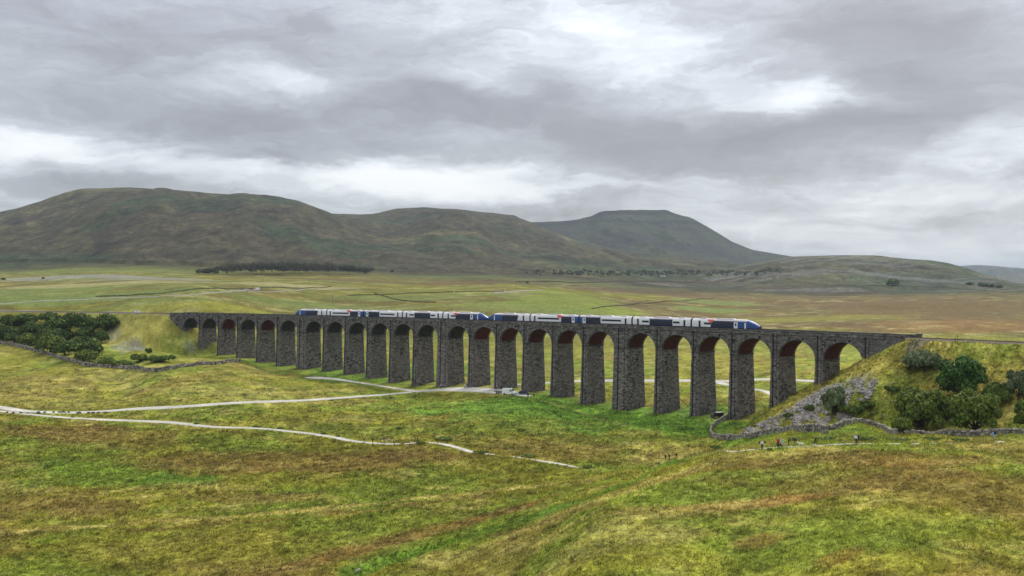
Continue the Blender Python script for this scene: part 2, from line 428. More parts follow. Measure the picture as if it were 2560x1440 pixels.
def terrain(t, d):
    """height and cover id on the points (t, d)"""
    x, y = t * d, d
    zb = base_z(t, d)
    # hummocks and the lie of the moor
    near = sstep(700, 200, d)
    zb = zb + (fbm(x / 170, y / 120, 11, 3) - .5) * 9 * sstep(480, 900, d)
    z = zb.copy(); cover = np.zeros(t.shape, int)
    u = UC + F * t
    for hi, (nm, Rc, D0, cls, prof) in enumerate(HILLS):
        pr = np.array(prof, float)
        vc = np.interp(u, pr[:, 0], pr[:, 1])
        wig = (fbm(t * 9, d * 0, 60 + hi, 3) - .5)
        rc = Rc * (1 + .12 * wig); d0 = D0 * (1 + .16 * (fbm(t * 14, d * 0, 90 + hi, 2) - .5))
        zc_ = (VH - vc) / F * rc
        q = (d - d0) / (rc - d0); qc = np.clip(q, 0, 1)
        if cls == 1: S = .30 * qc + .70 * qc ** 2.1
        elif cls == 2: S = .55 * qc + .45 * sstep(0, 1, qc) + .035 * np.sin(qc * 26) * (1 - qc)
        elif cls == 3: S = qc
        else: S = .35 * qc + .65 * sstep(-.12, 1.02, qc)
        zb0 = np.minimum(zb, zc_)
        zh = zb0 + (zc_ - zb0) * S
        gul = (fbm(x / 150 + (y / 900), y / 520, 40 + hi, 4, .6) - .5)
        zh = zh + gul * 58 * np.sin(np.pi * np.clip(q, 0, 1)) * (rc / 3500)
        zh = np.where(q > 1, zc_ - (q - 1 - (.12 if cls == 1 else 0)).clip(0) * (zc_ + 60) * 1.1, zh)
        m = (q > 0) & (zh > z)
        z = np.where(m, zh, z); cover = np.where(m, hi + 1, cover)
    # railway embankments at both ends of the viaduct
    s, off = arc_inv(x, y)
    o = off - TRK
    nz = (fbm(x / 9, y / 9, 21, 3) - .5)
    for side in (0, 1):
        lim = np.maximum(0, EMB_R - s) if side else np.maximum(0, s - EMB_L)
        dist = np.hypot(lim, o)
        slope = np.where(o < 0, 1.58, 1.9)
        ze = (RAILZ - .75 - CAMZ) - np.maximum(0, dist - 5.2) / (slope * (1 + .16 * nz))
        ze = ze + nz * 1.1 * sstep(5.5, 12, dist)
        ok = (d < 1100)
        h = np.clip(.5 + .5 * (ze - z) / 2.2, 0, 1)
        zs = z * (1 - h) + ze * h + 2.2 * h * (1 - h) * .5 * (dist > 8)
        zs = np.where(dist < 5.2, np.maximum(ze, z * 0 + ze), zs)
        z = np.where(ok & (ze > z - 2.2), zs, z)
    return z, cover
tf = np.concatenate([np.arange(-1.1, -.70, .012), np.arange(-.70, .70, .00225), np.arange(.70, 1.12, .012)])
def geo(a, b, r): return np.exp(np.arange(math.log(a), math.log(b), r))
yf = np.concatenate([geo(12, 62, .04), geo(62, 480, .0046), geo(480, 5200, .0062), geo(5200, 16500, .03)])
TT, YY = np.meshgrid(tf, yf)
ZZ, COV = terrain(TT, YY)
ZZ = ZZ + CAMZ
_x, _y = TT * YY, YY
_s, _o = arc_inv(_x, _y)
_dt = np.where(_s > 380, np.hypot(np.maximum(0, EMB_R - _s), _o - TRK), np.where(_s < 10, np.hypot(np.maximum(0, _s - EMB_L), _o - TRK), np.abs(_o - TRK)))
BUMP = (fbm(_x / 28, _y / 24, 3, 3) - .5) * 2.4 + (fbm(_x / 8, _y / 6.5, 5, 3) - .5) * 1.15 + (fbm(_x / 2.1, _y / 1.9, 8, 2) - .5) * .42
GUL = [(880, 1438), (1080, 1372), (1250, 1318), (1420, 1258), (1560, 1212), (1660, 1165), (1750, 1138)]
BUMP = BUMP * (.45 + .55 * sstep(110, 230, YY)) * sstep(6, 14, _dt) * sstep(900, 420, YY)
def Zg(x, y):
    """height of the ground mesh at world points"""
    x = np.asarray(x, float); y = np.asarray(y, float)
    t = x / y
    i = np.clip(np.searchsorted(tf, t) - 1, 0, len(tf) - 2); j = np.clip(np.searchsorted(yf, y) - 1, 0, len(yf) - 2)
    a = np.clip((t - tf[i]) / (tf[i + 1] - tf[i]), 0, 1); b = np.clip((y - yf[j]) / (yf[j + 1] - yf[j]), 0, 1)
    return (ZZ[j, i] * (1 - a) + ZZ[j, i + 1] * a) * (1 - b) + (ZZ[j + 1, i] * (1 - a) + ZZ[j + 1, i + 1] * a) * b
def hit(u, v, ymin=62.0, ymax=6000.0):
    """where the sight line through a spot of the photograph meets the ground"""
    t = (u - UC) / F
    y = yf[(yf >= ymin) & (yf <= ymax)]
    zt = Zg(t * y, y); zr = CAMZ - (v - VH) / F * y
    k = np.nonzero(zt >= zr)[0]
    k = k[0] if len(k) else int(np.argmax(zt - zr))
    if k == 0: yy = y[0]
    else:
        d0, d1 = zr[k - 1] - zt[k - 1], zr[k] - zt[k]
        yy = y[k - 1] + (y[k] - y[k - 1]) * d0 / max(d0 - d1, 1e-9)
    return float(t * yy), float(yy)
def P3(u, v, ymin=62.0, ymax=6000.0, lift=0.0):
    x, y = hit(u, v, ymin, ymax); return (x, y, float(Zg(x, y)) + lift)

# the ways across the moor: spots in the photo and width in metres; the ground is even along them
WAYS = {
    'main': [(-160, 998, 6), (0, 1018, 6.5), (60, 1027, 6.8), (150, 1031, 6.6), (300, 1025, 6.2), (480, 1015, 6), (700, 1003, 5.6), (900, 991, 5.2), (1020, 981, 5.5), (1075, 975, 7)],
    'clearing': [(1040, 980, 5), (1100, 974, 10), (1160, 973, 15), (1210, 975, 16), (1250, 979, 15), (1290, 985, 10), (1322, 991, 5)],
    'branch': [(762, 944, 2.5), (778, 944, 7.5), (800, 945, 9), (840, 948, 6.5), (900, 957, 5), (960, 966, 4.5), (1010, 974, 4.5), (1045, 979, 5)],
    'foot': [(-120, 1020, 3.5), (0, 1028, 3.6), (130, 1041, 4), (260, 1049, 4), (410, 1055, 3.6), (530, 1067, 3.4), (650, 1071, 3.2), (760, 1082, 3.0), (830, 1092, 3.0), (880, 1102, 2.8), (950, 1109, 2.6), (1000, 1110, 1.5)],
    'foot2': [(1010, 1110, 1.4), (1040, 1107, 1.6)], 'foot3': [(1072, 1106, 1.8), (1110, 1111, 2.6), (1150, 1121, 2.6), (1180, 1130, 2.4), (1240, 1137, 1.4)],
    'foot4': [(1282, 1142, 1.2), (1312, 1146, 1.4)], 'foot5': [(1328, 1149, 1.8), (1370, 1155, 2.2), (1410, 1162, 2.2), (1448, 1170, 1.6)],
    'brow': [(1795, 1130, .5), (1830, 1130, .7), (1870, 1126, .7), (1905, 1122, .6), (1950, 1119, .7), (2020, 1117, .6), (2050, 1115, .9), (2110, 1111, .9), (2140, 1110, .6)],
    'brow2': [(2140, 1110.5, .5), (2250, 1110.5, .5), (2380, 1109.5, .5), (2510, 1106, .5)],
    'beyond': [(1232, 964, 6), (1262, 962, 6), (1300, 961, 5), (1370, 957, 6), (1440, 953, 7), (1530, 951.5, 8), (1700, 951, 8), (1850, 951, 8), (2040, 953, 7.5), (2200, 956, 7), (2420, 962, 7)],
    'fork': [(1790, 954, 5), (1815, 961, 5), (1870, 971, 4.5), (1925, 984, 4), (1985, 1003, 3.5)]}
WAYMIN = {'beyond': 330, 'fork': 300}
WAYXY = {k: [hit(u, v, WAYMIN.get(k, 62)) + (w,) for (u, v, w) in p] for k, p in WAYS.items()}
EVEN = np.ones_like(ZZ)
for k, P in WAYXY.items():
    P = np.array(P); m = (YY > P[:, 1].min() - 12) & (YY < P[:, 1].max() + 12) & (_x > P[:, 0].min() - 12) & (_x < P[:, 0].max() + 12)
    ax, ay = _x[m], _y[m]; e = np.full(ax.shape, 1e9); W_ = P[:, 2]
    for (a, b) in zip(P[:-1], P[1:]):
        ex, ey = b[:2] - a[:2]; L = max(ex * ex + ey * ey, 1e-9); q = np.clip(((ax - a[0]) * ex + (ay - a[1]) * ey) / L, 0, 1)
        e = np.minimum(e, np.hypot(ax - a[0] - q * ex, ay - a[1] - q * ey) - (a[2] + (b[2] - a[2]) * q) / 2)
    EVEN[m] = np.minimum(EVEN[m], sstep(.3, 6.0 if k[:4] != 'brow' else 4.0, e) * .94 + .06)
_gp = [hit(u, v) for (u, v) in GUL]; _gp2 = [(x + 5.5, y + 3.0) for x, y in _gp]; _gp3 = [(x - 5, y - 1.5) for x, y in _gp]
_nearm = (YY < 260)
for P, dz_, wd in ((_gp, -1.5, 2.4), (_gp2, .9, 4.0), (_gp3, .9, 3.5)):
    e = np.full(ZZ.shape, 1e6)
    for (a, b) in zip(P[:-1], P[1:]):
        ex, ey = b[0] - a[0], b[1] - a[1]; L = ex * ex + ey * ey; q = np.clip(((_x - a[0]) * ex + (_y - a[1]) * ey) / L, 0, 1)
        e = np.minimum(e, np.hypot(_x - a[0] - q * ex, _y - a[1] - q * ey))
    BUMP = BUMP + np.where(_nearm, dz_ * np.exp(-(e / wd) ** 2) * (.6 + .8 * fbm(_x / 14, _y / 14, 66, 2)), 0)
ZZ = ZZ + BUMP * EVEN

# ------------------------------------------------------------------ ground cover colours (what grows where)
GREEN, LUSH, OLIVE, STRAW, BROWN, RUST = [np.array(c) for c in ((.140, .182, .022), (.105, .190, .021), (.188, .182, .024), (.325, .275, .080), (.180, .122, .034), (.245, .135, .042))]
MOOR, FIELD, FELL, FELLG, LIME, PALE = [np.array(c) for c in ((.105, .072, .028), (.118, .150, .038), (.045, .038, .020), (.022, .036, .015), (.215, .21, .195), (.235, .215, .088))]
SHALE = np.array((.19, .18, .18))
# patches: photo spot, half-width and half-height of it in pixels, cover, strength
PATCH = [(1500, 1035, 420, 22, LUSH, 1.0), (1700, 1060, 160, 40, LUSH, .9), (900, 935, 230, 26, LUSH, .85), (1350, 1010, 240, 30, LUSH, .7), (680, 912, 120, 12, LUSH, .9),
         (2090, 1080, 130, 14, LUSH, .8), (1860, 1110, 90, 8, LUSH, .9), (1290, 1055, 260, 34, GREEN, .8), (330, 1030, 300, 14, GREEN, .3),
         (230, 1180, 240, 40, LUSH, .65), (450, 1200, 120, 18, LUSH, .85), (120, 1120, 200, 26, GREEN, .8), (620, 1120, 170, 25, GREEN, .8), (900, 1080, 160, 20, GREEN, .6),
         (160, 1080, 190, 24, BROWN, .9), (560, 1150, 260, 26, BROWN, .85), (840, 1160, 260, 26, BROWN, .95), (180, 1265, 260, 30, BROWN, .95), (1050, 1140, 170, 18, BROWN, .9),
         (600, 1250, 200, 14, BROWN, .7), (1120, 1050, 120, 18, BROWN, .5), (300, 900, 120, 14, GREEN, .8), (120, 1000, 200, 26, STRAW, .35), (600, 985, 260, 20, STRAW, .4),
         (250, 940, 200, 18, STRAW, .35), (1100, 1330, 260, 60, GREEN, .55), (500, 1360, 420, 60, OLIVE, .8), (900, 1380, 240, 50, GREEN, .35),
         (2000, 1150, 300, 16, BROWN, .9), (1800, 1170, 160, 20, BROWN, .7), (2350, 1150, 250, 18, RUST, .45), (2250, 1195, 220, 24, BROWN, .75), (1750, 1260, 180, 24, LUSH, .35),
         (1680, 1250, 140, 18, GREEN, .85), (1560, 1280, 180, 10, BROWN, .7), (1900, 1262, 220, 14, RUST, .7), (2200, 1330, 320, 60, GREEN, .75), (1900, 1400, 420, 50, GREEN, .5),
         (2480, 1240, 180, 50, BROWN, .4), (1600, 1400, 250, 40, OLIVE, .8), (1560, 1330, 180, 30, STRAW, .55), (2100, 1390, 60, 12, RUST, .5), (1900, 1355, 70, 10, RUST, .5),
         (2480, 1120, 160, 12, STRAW, .8), (1870, 1120, 100, 10, STRAW, .4), (1500, 1120, 260, 20, STRAW, .35), (1680, 1145, 120, 10, STRAW, .6)]
PATCHW = []
PATCH += [(1330, 1018, 380, 40, LUSH, .75), (1640, 1052, 260, 46, LUSH, .85), (1010, 930, 320, 20, LUSH, .7), (1500, 1100, 240, 16, GREEN, .6)]
for (u, v, hw, hh, c, w) in PATCH:
    if c is BROWN: w *= .85
    cx, cy = hit(u, v); y1 = hit(u, v - hh)[1]; y2 = hit(u, v + hh)[1]
    PATCHW.append((cx, cy, hw / F * cy, min(max((y1 - y2) / 2, 2.5), 60), cx / cy, c, w))
# long thin bands: trodden lines, gullies
BAND = [(GUL, 2.3, LUSH, .8), ([(0, 1334), (330, 1312), (640, 1288), (900, 1264), (1280, 1222), (1480, 1200)], 1.6, STRAW, .9), ([(330, 1330), (640, 1304), (900, 1280), (1200, 1246)], 1.4, BROWN, .6),
        ([(1330, 990), (1400, 1005), (1480, 1030), (1600, 1062), (1760, 1086)], 5, LUSH, .9), ([(1340, 1000), (1450, 1030), (1560, 1064), (1660, 1090)], 1.2, STRAW, .5),
        ([(660, 1438), (900, 1372), (1080, 1330), (1200, 1300), (1330, 1262), (1420, 1236)], 3.6, BROWN, .9), ([(1120, 1400), (1300, 1330), (1480, 1262), (1640, 1200), (1800, 1150), (2040, 1126)], 3.6, STRAW, .7),
        ([(1240, 1340), (1400, 1290), (1500, 1262)], 1.5, BROWN, .8), ([(1450, 1330), (1560, 1302), (1700, 1282), (1860, 1262)], 2.0, STRAW, .6),
        ([(0, 965), (300, 975), (560, 985), (900, 972)], 3.0, STRAW, .5), ([(0, 1272), (200, 1240), (420, 1214), (640, 1220)], 2.2, STRAW, .5)]
BANDW = [([hit(u, v) for (u, v) in p], w, c, q) for (p, w, c, q) in BAND]
FPATCH = [(200, 745, 320, 14, FIELD, .9), (120, 725, 260, 10, FIELD, .8), (250, 712, 260, 5, PALE, .9), (700, 712, 170, 5, PALE, .9), (300, 672, 330, 8, FIELD, .6), (450, 760, 300, 14, OLIVE, .6), (800, 770, 300, 14, FIELD, .6),
          (1000, 745, 200, 8, FIELD, .6), (1400, 700, 330, 8, FIELD, .75), (1250, 690, 300, 5, FIELD, .7), (1420, 750, 170, 22, GREEN, .7), (1300, 770, 200, 14, FIELD, .55), (1760, 772, 110, 5, FIELD, 1.0), (1800, 756, 110, 6, FIELD, .8),
          (1150, 708, 120, 5, MOOR, .8), (900, 700, 330, 4, MOOR, .8), (640, 780, 200, 9, OLIVE, .8), (1950, 705, 250, 6, FIELD, .5), (2250, 715, 150, 8, PALE, .6), (2400, 725, 160, 4, FIELD, .8), (2050, 730, 260, 14, MOOR, .9), (2300, 770, 330, 24, MOOR, 1.0),
          (1650, 735, 150, 10, MOOR, .8), (2000, 800, 300, 10, OLIVE, .55), (2400, 810, 250, 16, RUST, .35), (200, 690, 260, 5, LIME, .6), (1050, 680, 170, 5, LIME, .55), (380, 698, 200, 3, LIME, .4)]
FPW = []
for (u, v, hw, hh, c, w) in FPATCH:
    cx, cy = hit(u, v, 480); y1 = hit(u, v - hh, 480)[1]; y2 = hit(u, v + hh, 480)[1]
    FPW.append((cx, cy, hw / F * cy, min(max((y1 - y2) / 2, 12), 260), cx / cy, c, w))
def lerp(a, b, w): return a + (b - a) * w[..., None]
def polydist(x, y, pts):
    dd = np.full(x.shape, 1e9)
    for (ax, ay), (bx, by) in zip(pts[:-1], pts[1:]):
        ex, ey = bx - ax, by - ay; L = max(ex * ex + ey * ey, 1e-9)
        q = np.clip(((x - ax) * ex + (y - ay) * ey) / L, 0, 1)
        dd = np.minimum(dd, np.hypot(x - ax - q * ex, y - ay - q * ey))
    return dd
SCREE_C = [hit(u, v) for (u, v) in ((1880, 1082), (1960, 1040), (2040, 1000), (2075, 992), (2130, 968))]
def cover_colour(x, y, cov):
    d = y
    n1 = fbm(x / 55, y / 55, 101, 4, .55); n2 = fbm(x / 17, y / 17, 102, 4, .6); n3 = fbm(x / 4.5, y / 4.5, 103, 3, .6); n4 = fbm(x / 1.1, y / 1.1, 104, 2, .6)
    c = np.broadcast_to(OLIVE, x.shape + (3,)).copy()
    c = lerp(c, GREEN, sstep(.46, .60, n1 * .5 + n2 * .5) * .75)
    c = lerp(c, BROWN, sstep(.54, .66, fbm(x / 34, y / 34, 107, 4, .6)) * .5)
    c = lerp(c, STRAW, sstep(.55, .72, fbm(x / 12, y / 8, 109, 4, .6)) * .55)
    wn = (fbm(x / 11, y / 11, 120, 4, .6) - .5)
    for (cx, cy, rx, ry, sh, pc, w) in PATCHW:
        r = np.hypot((x - cx - sh * (y - cy)) / rx, (y - cy) / ry) + wn * 1.3
        c = lerp(c, pc, w * sstep(1.15, .55, r) * (.72 + .56 * (n2 - .2)).clip(0, 1))
    for (p, bw, bc, w) in BANDW:
        c = lerp(c, bc, w * sstep(1.3, .4, polydist(x, y, p) / bw + wn * 2.0))
    # embankment slopes
    s, off = arc_inv(x, y); o = off - TRK
    dR = np.hypot(np.maximum(0, EMB_R - s), o); dL = np.hypot(np.maximum(0, s - EMB_L), o)
    eR, eL = sstep(36, 30, dR), sstep(38, 30, dL)
    ec = lerp(lerp(np.broadcast_to(np.array((.255, .22, .045)), c.shape), GREEN, sstep(.45, .62, n2) * .7), STRAW, sstep(.55, .7, n3) * .4)
    c = lerp(c, ec, np.maximum(eR, eL) * .9)
    for (u, v, ru, rv) in ((310, 870, 42, 16), (285, 835, 20, 22), (345, 872, 20, 10), (476, 868, 16, 16), (2290, 862, 36, 5)):
        cx, cy = hit(u, v); k = hit(u, v - rv)[1] - hit(u, v + rv)[1]
        r = np.hypot((x - cx - cx / cy * (y - cy)) / (ru / F * cy), (y - cy) / max(abs(k) / 2, 3)) + wn
        c = lerp(c, SHALE, .5 * sstep(1.1, .7, r))
    c = lerp(c, np.array((.24, .225, .215)), .35 * sstep(1.1, .6, polydist(x, y, SCREE_C) / 6.0 + wn * .9))
    # dark contact shade painted into the ground colour round the pier feet
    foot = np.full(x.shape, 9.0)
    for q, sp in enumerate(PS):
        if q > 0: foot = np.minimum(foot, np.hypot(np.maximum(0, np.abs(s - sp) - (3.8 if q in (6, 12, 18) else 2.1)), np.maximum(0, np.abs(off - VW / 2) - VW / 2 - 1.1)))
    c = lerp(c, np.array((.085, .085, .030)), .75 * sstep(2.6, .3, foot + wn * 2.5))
    # trackbed on the embankment
    bed = ((s > 401) | (s < -8)) & (np.abs(o) < 3.4)
    c = lerp(c, np.array((.23, .185, .14)), bed * 1.0)
    # beyond the railway
    far = sstep(430, 620, d)
    f1 = fbm(x / 240, y / 150, 201, 4, .6); f2 = fbm(x / 60, y / 44, 202, 4, .6); f3 = fbm(x / 16, y / 14, 203, 3, .6)
    side = sstep(-.05, .12, x / d)
    fc = lerp(np.broadcast_to(OLIVE * .72, c.shape), MOOR, np.clip(sstep(.38, .56, f1 * .6 + f2 * .4) * (.55 + .6 * side) * sstep(480, 700, d), 0, 1))
    fc = lerp(fc, FIELD, sstep(.54, .68, f2) * (.6 - .4 * side))
    fc = lerp(fc, PALE, sstep(.56, .72, f3) * .45)
    fc = fc * (1 + .75 * (fbm(x / 70, y / 26, 210, 4, .65) - .5) + .6 * (f3 - .5))[..., None]
    wf = (f2 - .5)
    for (cx, cy, rx, ry, sh, pc, w) in FPW:
        r = np.hypot((x - cx - sh * (y - cy)) / rx, (y - cy) / ry) + wf * 1.2
        fc = lerp(fc, pc, w * sstep(1.15, .6, r))
    c = lerp(c, fc, far)
    # the fells
    hcol = lerp(np.broadcast_to(FELL, c.shape), PALE * .38, sstep(.5, .7, fbm(x / 420, y / 300, 301, 4, .6)) * .6)
    hcol = lerp(hcol, FELLG, sstep(.50, .64, fbm(x / 300, y / 210, 302, 5, .65)) * .7)
    hcol = lerp(hcol, np.array((.022, .018, .013)), sstep(.56, .68, fbm(x / 90 + y / 260, y / 150, 303, 4, .65)) * .5)
    hcol = hcol * (1.10 + 1.2 * (fbm(x / 50 + y / 220, y / 70, 320, 4, .7) - .5) + 1.2 * (fbm(x / 15, y / 30, 321, 3, .7) - .5))[..., None].clip(.2, 2.2)
    hill = sstep(1250, 1600, d + 260 * (f1 - .5))
    c = lerp(c, hcol, hill)
    mt = (cov == 3) * 1.0
    c = lerp(c, lerp(np.broadcast_to(np.array((.038, .042, .026)), c.shape), np.array((.032, .030, .028)), sstep(.5, .66, fbm(x / 210, y / 170, 305, 4, .6))), mt * sstep(2900, 3600, d))
    rd = (cov == 4) * 1.0
    c = lerp(c, LIME * .62, rd * sstep(.48, .62, fbm(x / 500, y / 38, 306, 4, .6)) * .42)
    c = lerp(c, FIELD * .5, rd * sstep(.54, .68, fbm(x / 260, y / 120, 307, 4, .6)) * .25)
    hm = sstep(900, 300, d)
    mid = sstep(190, 260, d) * sstep(520, 430, d)
    c = c * (1 - .10 * mid + 1.15 * mid * (fbm(x / 5.2, y / 3.4, 150, 4, .62) - .5))[..., None].clip(.3, 2)
    gap = sstep(.40, .26, fbm(x / .75, y / .75, 151, 2, .6)) * sstep(360, 240, d)
    c = c * (1.21 + .13 * sstep(.0, .2, x / d) - .55 * gap)[..., None]
    return c * np.clip(1 + (.5 + .5 * hm) * (n3 - .5) + (.3 + .5 * hm) * (n4 - .5) + .30 * hm * (fbm(x / 9, y / 7, 140, 3, .6) - .5), .35, 2)[..., None]
XX = TT * YY
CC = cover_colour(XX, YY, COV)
# rock steps of the flat-topped mountain
_zr = ZZ - CAMZ + (fbm(XX / 200, YY / 200, 411, 3) - .5) * 26
_m = (COV == 3)
_b = np.maximum(sstep(372, 384, _zr) * sstep(412, 400, _zr), .7 * sstep(318, 326, _zr) * sstep(344, 336, _zr)) * _m
CC = CC * (1 - .45 * _b)[..., None]
M_GROUND = attr_mat('moor grass', [(1.9, .50, 1), (.75, .30, 1), (.06, .12, 1)], rough=.95, bump=(3.2, .9, .12))
M_FELL = attr_mat('fell side grass', [(.12, .40, .6), (.03, .36, .6)], rough=.95, bump=(.03, .8, 6.0))
nr, nc = TT.shape
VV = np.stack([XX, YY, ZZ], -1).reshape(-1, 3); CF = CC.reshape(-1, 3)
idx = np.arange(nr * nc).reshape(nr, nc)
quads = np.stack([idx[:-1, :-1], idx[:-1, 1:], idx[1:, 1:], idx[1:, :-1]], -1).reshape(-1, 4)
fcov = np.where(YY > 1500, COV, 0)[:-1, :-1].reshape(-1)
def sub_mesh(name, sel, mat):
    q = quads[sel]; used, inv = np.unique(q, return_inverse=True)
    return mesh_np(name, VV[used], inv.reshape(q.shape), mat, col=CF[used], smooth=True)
SETTING = [(0, 'ground', 'rolling moor grass of green, straw and brown around the viaduct', M_GROUND),
           (1, 'hill', 'broad rounded dark fell on the skyline behind the small wood', M_FELL),
           (2, 'hill', 'second lower rounded fell between the broad fell and the flat-topped mountain', M_FELL),
           (3, 'mountain', 'distant flat-topped grey-green mountain on the skyline', M_FELL),
           (4, 'hill', 'long low ridge with pale limestone scars running down from the mountain', M_FELL),
           (5, 'hill', 'faint blue hill far off beyond the end of the ridge', M_FELL)]
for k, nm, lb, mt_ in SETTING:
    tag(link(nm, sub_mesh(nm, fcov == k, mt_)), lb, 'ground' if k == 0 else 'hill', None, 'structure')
# ------------------------------------------------------------------ viaduct
M_STONE = stone_mat('dark coursed gritstone', (.032, .028, .026), (.180, .160, .148), (.42, .385, .35), streak=.35)
M_STONE_UP = stone_mat('dark spandrel stone', (.030, .028, .028), (.140, .127, .121), (.34, .32, .30), 1.1, 1.0)
M_RING = stone_mat('arch ring stone', (.05, .047, .05), (.145, .136, .136), (.28, .265, .255), .8, 1.6)
M_BRICK = stone_mat('red brick lining', (.065, .014, .010), (.135, .030, .019), (.23, .085, .06), .35, .25, streak=.55, bump=.25)
M_DARKSTONE = stone_mat('dark stone lining', (.022, .021, .02), (.052, .048, .045), (.11, .105, .09), .6, .6, streak=.3)
M_COPE = stone_mat('pale coping stone', (.07, .065, .06), (.13, .122, .11), (.24, .225, .20), 1.6, 1.0)
M_IRON = simple('black iron pipe', (.014, .014, .018), .55)
M_HOLE_SHADE = simple('painted drain mouth shade', (.006, .006, .006), .9)

class UVB:
    """quads with UVs in metres"""
    def __init__(s): s.v = []; s.f = []; s.uv = []
    def quad(s, P, U):
        i = len(s.v); s.v += [tuple(p) for p in P]; s.f.append(tuple(range(i, i + len(P)))); s.uv += list(U)
    def build(s, name, mat, parent):
        me = bpy.data.meshes.new(name); me.from_pydata(s.v, [], s.f); me.materials.append(mat)
        l = me.uv_layers.new(name='UVMap'); l.data.foreach_set('uv', np.array(s.uv, np.float32).ravel())
        return link(name, me, parent)
def A3(s, off, z): x, y = arc(s, off); return (x, y, z)

via = empty('viaduct', (0, 0, 0))
tag(via, 'long dark stone railway viaduct of many arches crossing the moor', 'viaduct')
STRINGZ = TOPZ - 1.15
AW = []                                       # arch opening ends in s
PHW = [(3.05 if i in (6, 12, 18) else 1.32) for i in range(25)]
# piers
def pier_ring(i, z):
    """outline of pier i at height z: a battered rectangle with a pilaster on both faces"""
    dn = max(0, SPRZ - z); b = dn / 42.0
    hw = PHW[i] + b; pw = min(hw - .45, (2.0 if i in (6, 12, 18) else .72) + b * .4)
    n0, n1 = -b * 1.1, VW + b * 1.1; pj = .34 + b * .35
    pts = [(-hw, n0), (-pw, n0), (-pw, n0 - pj), (pw, n0 - pj), (pw, n0), (hw, n0), (hw, n1), (pw, n1), (pw, n1 + pj), (-pw, n1 + pj), (-pw, n1), (-hw, n1)]
    return [(PS[i] + a, o) for (a, o) in pts]
for i in range(0, 25):
    gx, gy = arc(PS[i], 0); gx2, gy2 = arc(PS[i], VW)
    gz = min(float(Zg(gx, gy)), float(Zg(gx2, gy2))) - 2.5
    B = UVB(); levels = list(np.linspace(gz, SPRZ, 5))
    rings = [pier_ring(i, z) for z in levels]
    n = len(rings[0]); per = [0.0]
    for q in range(n):
        a, b = rings[0][q], rings[0][(q + 1) % n]; per.append(per[-1] + math.hypot(a[0] - b[0], a[1] - b[1]))
    uo = i * 7.3
    for j in range(len(levels) - 1):
        for q in range(n):
            a, b, c, d = rings[j][q], rings[j][(q + 1) % n], rings[j + 1][(q + 1) % n], rings[j + 1][q]
            z0, z1 = levels[j], levels[j + 1]
            B.quad((A3(*a, z0), A3(*b, z0), A3(*b, z1) if False else A3(*c, z1), A3(*d, z1)),
                   ((uo + per[q], z0), (uo + per[q + 1], z0), (uo + per[q + 1], z1), (uo + per[q], z1)))
    pr = B.build('pier', M_STONE, via)
    # impost band at springing
    B = UVB()
    hw = PHW[i] + .16; z0, z1 = SPRZ - .18, SPRZ + .22
    pwid = 2.0 if i in (6, 12, 18) else .72
    out = [(-hw, -.14), (-pwid - .1, -.14), (-pwid - .1, -.46), (pwid + .1, -.46), (pwid + .1, -.14), (hw, -.14), (hw, VW + .14), (-hw, VW + .14)]
    out = [(PS[i] + a, o) for a, o in out]
    for q in range(len(out)):
        a, b = out[q], out[(q + 1) % len(out)]
        B.quad((A3(*a, z0), A3(*b, z0), A3(*b, z1), A3(*a, z1)), ((0, z0), (1, z0), (1, z1), (0, z1)))
    B.quad([A3(a, o, z1) for a, o in out], [(a, o) for a, o in out]); B.quad([A3(a, o, z0) for a, o in out][::-1], [(a, o) for a, o in out][::-1])
    B.build('impost_band', M_COPE if i % 3 == 1 else M_RING, pr)
    # pilaster above the springing, up to the string course, and the drain pipe down its face
    z0, z1 = SPRZ + .22, STRINGZ - .02
    for (fa, fb) in (((-.30), 0), (VW, VW + .30)):
        B = UVB()
        pts = [(PS[i] - pwid, fa), (PS[i] + pwid, fa), (PS[i] + pwid, fb), (PS[i] - pwid, fb)]
        for q in range(4):
            a, b = pts[q], pts[(q + 1) % 4]
            B.quad((A3(*a, z0), A3(*b, z0), A3(*b, z1), A3(*a, z1)), ((uo + q, z0), (uo + q + pwid, z0), (uo + q + pwid, z1), (uo + q, z1)))
        B.build('pilaster', M_STONE_UP, pr)
    if 0 < i < 25:
        mb = MB(); ps = PS[i] - (.25 if i not in (6, 12, 18) else .6)
        top = A3(ps, -.46, STRINGZ - .5)
        dn = SPRZ - (gz + 2.4)
        bot = A3(ps, -.46 - dn / 42 * 1.5, gz + 2.3)
        mid = A3(ps, -.60, SPRZ); mb.tube([top, mid, bot], .17, 6)
        mb.box((top[0], top[1], top[2] + .25), (.5, .4, .5), arc_ang(ps))
        mb.build('drain_pipe', M_IRON, pr)
